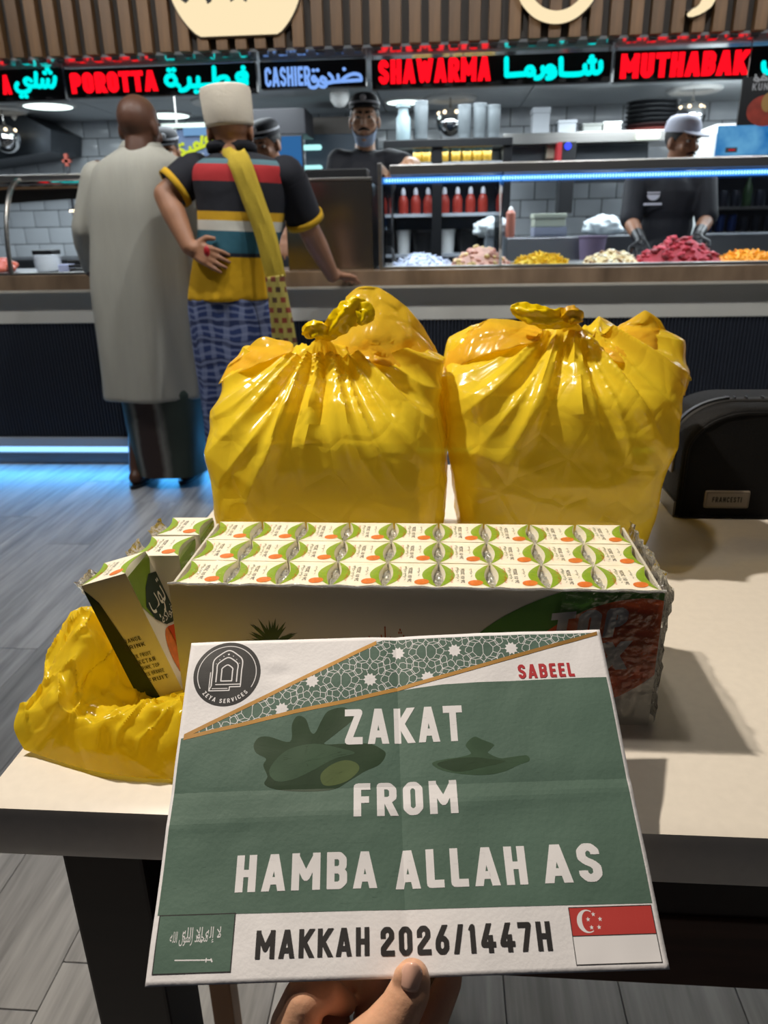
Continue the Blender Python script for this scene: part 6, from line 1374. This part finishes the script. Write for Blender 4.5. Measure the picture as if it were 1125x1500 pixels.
for st_ in fills:
    q_ = [q for q in (in_wedge(p) for p in st_) if len(q) > 2]
    if q_: ink('rosette_star', q_, WINK, 2.6)
GOLD = mat('ink_gold', '#b98a45', .5, var=.35, vscale=7); 
ink('gold_band', [V2((a, up(a) - 1.5), (c, up(c) - 1.5), (c, up(c) + 1.5), (a, up(a) + 1.5)) for a, c in zip(us, us[1:]) if c < 139], GOLD, 3.4)
ink('gold_band', [V2((a, lw(a) - 1.2), (c, lw(c) - 1.2), (c, lw(c) + 1.5), (a, lw(a) + 1.5)) for a, c in zip(us, us[1:])], GOLD, 3.4)
# lettering
for w_, u0, u1, v0, v1, m_, sw in (('ZAKAT', 112, 191.5, 53.2, 77.3, WINK, .2), ('FROM', 118, 184.5, 102.4, 122.8, WINK, .2), ('HAMBA', 46.4, 131.8, 143.2, 163.6, WINK, .2), ('ALLAH', 143.8, 223, 143.2, 164.6, WINK, .2), ('AS', 233.5, 268.3, 143, 164.4, WINK, .2),
                                  ('MAKKAH', 61.4, 127.2, 184, 198.4, DINK, .19), ('2026/1447H', 133.7, 232.5, 184.2, 199, DINK, .19), ('SABEEL', 233.8, 272.9, 25, 35.3, RINK, .2)):
    for ch, pol in zip(w_, text_polys(w_, u0, u1, 0, 1, sw, .17)):
        if pol: ink('letter', [[Vector((p.x, v1 - p.y * (v1 - v0))) for p in q] for q in pol], m_, 4.2)
# water stains (wet ink has run: darker, with a rim)
def blob_fan(pts, c):
    q = [(p.x, p.y) for p in spline([Vector(p) for p in pts], 5, True)]; return [V2(c, a, b_) for a, b_ in zip(q, q[1:] + q[:1])]
def puv(px, py):
    r = ray(px, py); n = PE1.cross(PE2); t = (P_TL - CAM).dot(n) / r.dot(n); d = CAM + r * t - P_TL
    a, b_, c = PE1.dot(PE1), PE1.dot(PE2), PE2.dot(PE2); x, y = d.dot(PE1), d.dot(PE2); D = a * c - b_ * b_; return ((x * c - y * b_) / D, (y * a - x * b_) / D)
SK = mat('stain_dark', '#364a36', .4, var=.22, vscale=30); SK2 = mat('stain_mid', '#3f5843', .45, var=.2, vscale=35); SKL = mat('stain_olive', '#55663c', .5, var=.15, vscale=60)
def stain(parts, rim=True):
    for name, pts, c, m_, lv in parts:
        ink(name, blob_fan([puv(*p) for p in pts], puv(*c)), m_, lv)
stain([('stain', [(372, 1092), (380, 1081), (395, 1080), (425, 1087), (428, 1062), (436, 1050), (448, 1054), (455, 1072), (462, 1074), (472, 1055), (482, 1042), (505, 1037), (517, 1049), (512, 1060), (490, 1075), (475, 1090), (505, 1090), (540, 1090), (558, 1097), (565, 1105), (556, 1120), (535, 1130), (515, 1142), (490, 1156), (455, 1160), (410, 1158), (388, 1150), (392, 1138), (386, 1122), (390, 1112), (376, 1104)], (445, 1112), SK, 2.0),
       ('stain_tide', [(470, 1135), (485, 1121), (505, 1114), (522, 1118), (526, 1128), (512, 1142), (492, 1150), (474, 1150)], (498, 1132), SKL, 2.8),
       ('stain_wash', [(395, 1128), (420, 1100), (460, 1090), (500, 1097), (520, 1104), (490, 1112), (460, 1128), (430, 1142), (405, 1145)], (450, 1115), SK2, 2.6),
       ('stain', [(633, 1118), (655, 1112), (672, 1110), (690, 1104), (682, 1092), (694, 1080), (706, 1084), (724, 1092), (712, 1100), (728, 1110), (748, 1112), (770, 1107), (775, 1115), (758, 1122), (735, 1132), (705, 1136), (672, 1134), (645, 1128)], (700, 1116), SK2, 2.0),
       ('stain_core', [(640, 1120), (665, 1112), (695, 1110), (715, 1112), (740, 1116), (700, 1126), (668, 1131)], (690, 1119), SK, 2.7)])
# round logo
LC = (28.4, 24.6)
lgo = ink('logo_disc', [[Vector((LC[0] + 23.6 * math.cos(a), LC[1] + 23.6 * math.sin(a))) for a in [2 * math.pi * i / 64 for i in range(64)]]], mat('ink_logo', '#2b2b2d', .5), 1.5)
def stroke(pts, hw): return [[Vector((LC[0] + p.x, LC[1] + p.y)) for p in q] for q in seg_quads(pts, hw, True)]
lg = stroke([(20.6 * math.cos(a), 20.6 * math.sin(a)) for a in [math.radians(150 + 240 * i / 60) for i in range(61)]], .28)
def arch(w, top, bot, dx=0, dy=0):
    L_ = spline([Vector((-w, -2, 0)), Vector((-w, top * .55, 0)), Vector((-w * .62, top * .8, 0)), Vector((0, top, 0)), Vector((w * .62, top * .8, 0)), Vector((w, top * .55, 0)), Vector((w, -2, 0))], 5)
    return [(p.x + dx, p.y + dy) for p in L_], bot
for w, tp, bt in ((10.2, -17.4, 9), (7.2, -12.0, 6), (3.8, -6.4, 5.5)):
    q, bt = arch(w, tp, bt); lg += stroke([(q[0][0], bt)] + q + [(q[-1][0], bt)], .42)
lg += stroke([(-10.2, 9), (-11.6, 12.4), (2.6, 12.4), (2.6, 9.8), (10.2, 9.8)], .36) + stroke([(-11.6, -1), (-11.6, 12.4)], .3) + stroke([(-7.2, 8), (10.2, 8)], .34) + stroke([(-3.8, 5.5), (3.8, 5.5)], .42) + stroke([(-9.4, 10.9), (1.2, 10.9)], .28)
for x, y, r in ((0, -14.4, .9), (-3.4, -13, .45), (3.4, -13, .45), (-6, -10.4, .4), (6, -10.4, .4), (-8.2, -7.4, .35), (8.2, -7.4, .35)): lg += stroke([(x - .1, y), (x + .1, y)], r * .7)
for i, (ch, pol) in enumerate(zip('ZEYA SERVICES', text_polys('ZEYA SERVICES', 0, 33, 0, 3.0, .17, .3))):
    for q in pol:
        r_ = []
        for p in q: a = math.radians(90) + (16.5 - p.x) / 19.6; r = 21.4 - p.y; r_.append(Vector((LC[0] + r * math.cos(a), LC[1] + r * math.sin(a))))
        lg.append(r_)
ink('logo_print', lg, WINK, 2.6, lgo)
# flags
def rect(u0, v0, u1, v1): return V2((u0, v0), (u1, v0), (u1, v1), (u0, v1))
def border(u0, v0, u1, v1, w): return [rect(u0, v0, u1, v0 + w), rect(u0, v1 - w, u1, v1), rect(u0, v0, u0 + w, v1), rect(u1 - w, v0, u1, v1)]
f1 = ink('green_flag', [rect(3, 174.4, 48.2, 204.4)], INKG, 2.2); ink('flag_border', border(3, 174.4, 48.2, 204.4, .55), DINK, 3.0, f1)
sh1 = '\uFEEA\uFEE0\uFEDF\uFE8D \uFEFB\uFE87 \uFEEA\uFEDF\uFE87 \uFEFB'; sh2 = '\uFEEA\uFEE0\uFEDF\uFE8D \uFEDD\uFEEE\uFEB3\uFEAD \uFEAA\uFEE4\uFEA4\uFEE3'
tx_ = [[Vector((p.x, 190.6 - p.y)) for p in q] for q in font_fit(sh1, 18, 40.5, 1.2, 9.4)] + [[Vector((p.x, 190.6 - p.y)) for p in q] for q in font_fit(sh2, 11, 33, 0, 7.4)]
ink('flag_script', tx_, WINK, 3.4, f1)
ink('flag_sword', seg_quads([(15.4, 197.6), (36.5, 198)], .32, True) + seg_quads([(33.4, 197.2), (33.4, 198.9)], .3, True) + seg_quads([(36.2, 197.6), (36.8, 198.8)], .4, True), WINK, 3.4, f1)
f2_ = ink('red_white_flag', [rect(244.6, 192.4, 293.8, 206.6)], WINK, 2.2); ink('flag_red_half', [rect(244.6, 177.4, 293.8, 192.4)], mat('ink_flagred', '#c0403c', .6), 2.4, f2_)
ink('flag_border', border(244.6, 177.4, 293.8, 206.6, .45) + [rect(244.6, 192.0, 293.8, 192.5)], DINK, 3.2, f2_)
mo = []; mc = Vector((254.6, 184.9))
for i in range(24):
    a, c = math.radians(60 + 240 * i / 24), math.radians(60 + 240 * (i + 1) / 24)
    o_ = lambda q: mc + Vector((6.0 * math.cos(q), 6.0 * math.sin(q))); n_ = lambda q: mc + Vector((2.6 + 5.6 * math.cos(q * 1.0 + (math.pi - q) * .22), 5.35 * math.sin(q)))
    mo.append([o_(a), o_(c), n_(c), n_(a)])
ink('flag_crescent', mo, WINK, 3.4, f2_)
sts = []
for k in range(5):
    a = -math.pi / 2 + k * 2 * math.pi / 5; c = Vector((258.8 + 3.7 * math.cos(a), 185.1 + 3.7 * math.sin(a))); p5 = [c + Vector(((1.35 if j % 2 == 0 else .55) * math.cos(-math.pi / 2 + j * math.pi / 5), (1.35 if j % 2 == 0 else .55) * math.sin(-math.pi / 2 + j * math.pi / 5))) for j in range(10)]
    for j in range(10): sts.append([c, p5[j], p5[(j + 1) % 10]])
ink('flag_stars', sts, WINK, 3.6, f2_)

# ================================================================== the hand that holds it
hd = thing('hand', "photographer's bare hand pinching the lower edge of the sheet", 'hand', dep(520, 1620, .43))
def H(px, py, d): return dep(px, py, d)
b = B()
def chain(pts):
    for (p, r), (q, s) in zip(pts, pts[1:]): cap(b, H(*p), H(*q), r, s, 18)
chain([((604, 1432, .4105), .0098), ((600, 1452, .410), .0115), ((586, 1480, .410), .0122), ((560, 1515, .412), .0142), ((505, 1570, .420), .019), ((470, 1650, .430), .024)])   # thumb
ell(b, H(603, 1437, .4085), (.0108, .0075, .013), Matrix.Rotation(-.12, 3, 'Y'))
chain([((662, 1405, .442), .0068), ((657, 1438, .4395), .0080), ((640, 1478, .438), .0090), ((615, 1530, .440), .0105), ((565, 1610, .452), .013)])      # index, behind the sheet
chain([((560, 1405, .449), .0070), ((552, 1436, .447), .0084), ((540, 1462, .450), .0092), ((545, 1530, .458), .0105), ((540, 1610, .462), .013)])      # middle
chain([((536, 1440, .455), .0070), ((505, 1440, .455), .0085), ((484, 1462, .450), .0100), ((490, 1530, .455), .0115), ((505, 1610, .458), .013)])      # ring, folded
chain([((505, 1470, .440), .0072), ((478, 1456, .432), .0098), ((446, 1464, .428), .0128), ((432, 1505, .430), .0150), ((440, 1570, .440), .0170)])      # little finger, folded
chain([((418, 1500, .432), .0085), ((430, 1560, .438), .015), ((450, 1650, .44), .022)])
chain([((450, 1590, .442), .020), ((500, 1600, .448), .021), ((545, 1605, .452), .018)]); chain([((455, 1600, .44), .022), ((470, 1760, .435), .026), ((480, 1900, .42), .027), ((500, 2500, .38), .036)])
SKH = mat('skin_hand', '#e2ae8e', .42, var=.10, vscale=55, bump=.07, bscale=260, spec=.4)
_p = SKH.node_tree.nodes['Principled BSDF']; _p.inputs['Subsurface Weight'].default_value = .12; _p.inputs['Subsurface Radius'].default_value = (.01, .004, .002); _p.inputs['Subsurface Scale'].default_value = .4
hb = remesh(b, 'skin', SKH, hd, .0012, 9, .5)
nail = B(); c0 = H(602.5, 1431, .4003); rx = (H(620, 1431, .40) - H(585, 1431, .40)).length / 2; dirn = (H(604, 1415, .402) - H(600, 1447, .4)).normalized(); vw = (CAM - c0).normalized(); sd = dirn.cross(vw).normalized(); vw = sd.cross(dirn).normalized(); rows = []
for j in range(9):
    v = -1 + 2 * j / 8; w = (1 - .22 * v * v) if v < .2 else (1 - .22 * v * v) * math.sqrt(max(.06, 1 - ((v - .2) / .82) ** 2)); rows.append([c0 + dirn * v * .0074 + sd * (u * rx * .92 * w) + vw * (.0014 - .0036 * u * u * w - .0012 * v * v) for u in [-1 + i / 5 for i in range(11)]])
loft(nail, rows, False, False, closed=False); bmesh.ops.recalc_face_normals(nail, faces=nail.faces[:]); nl = obj('thumbnail', nail, mat('nail', '#ecbba6', .22, coat=.3), hd); s_ = nl.modifiers.new('t', 'SOLIDIFY'); s_.thickness = .0005
bpy.data.scenes.remove(TMP)
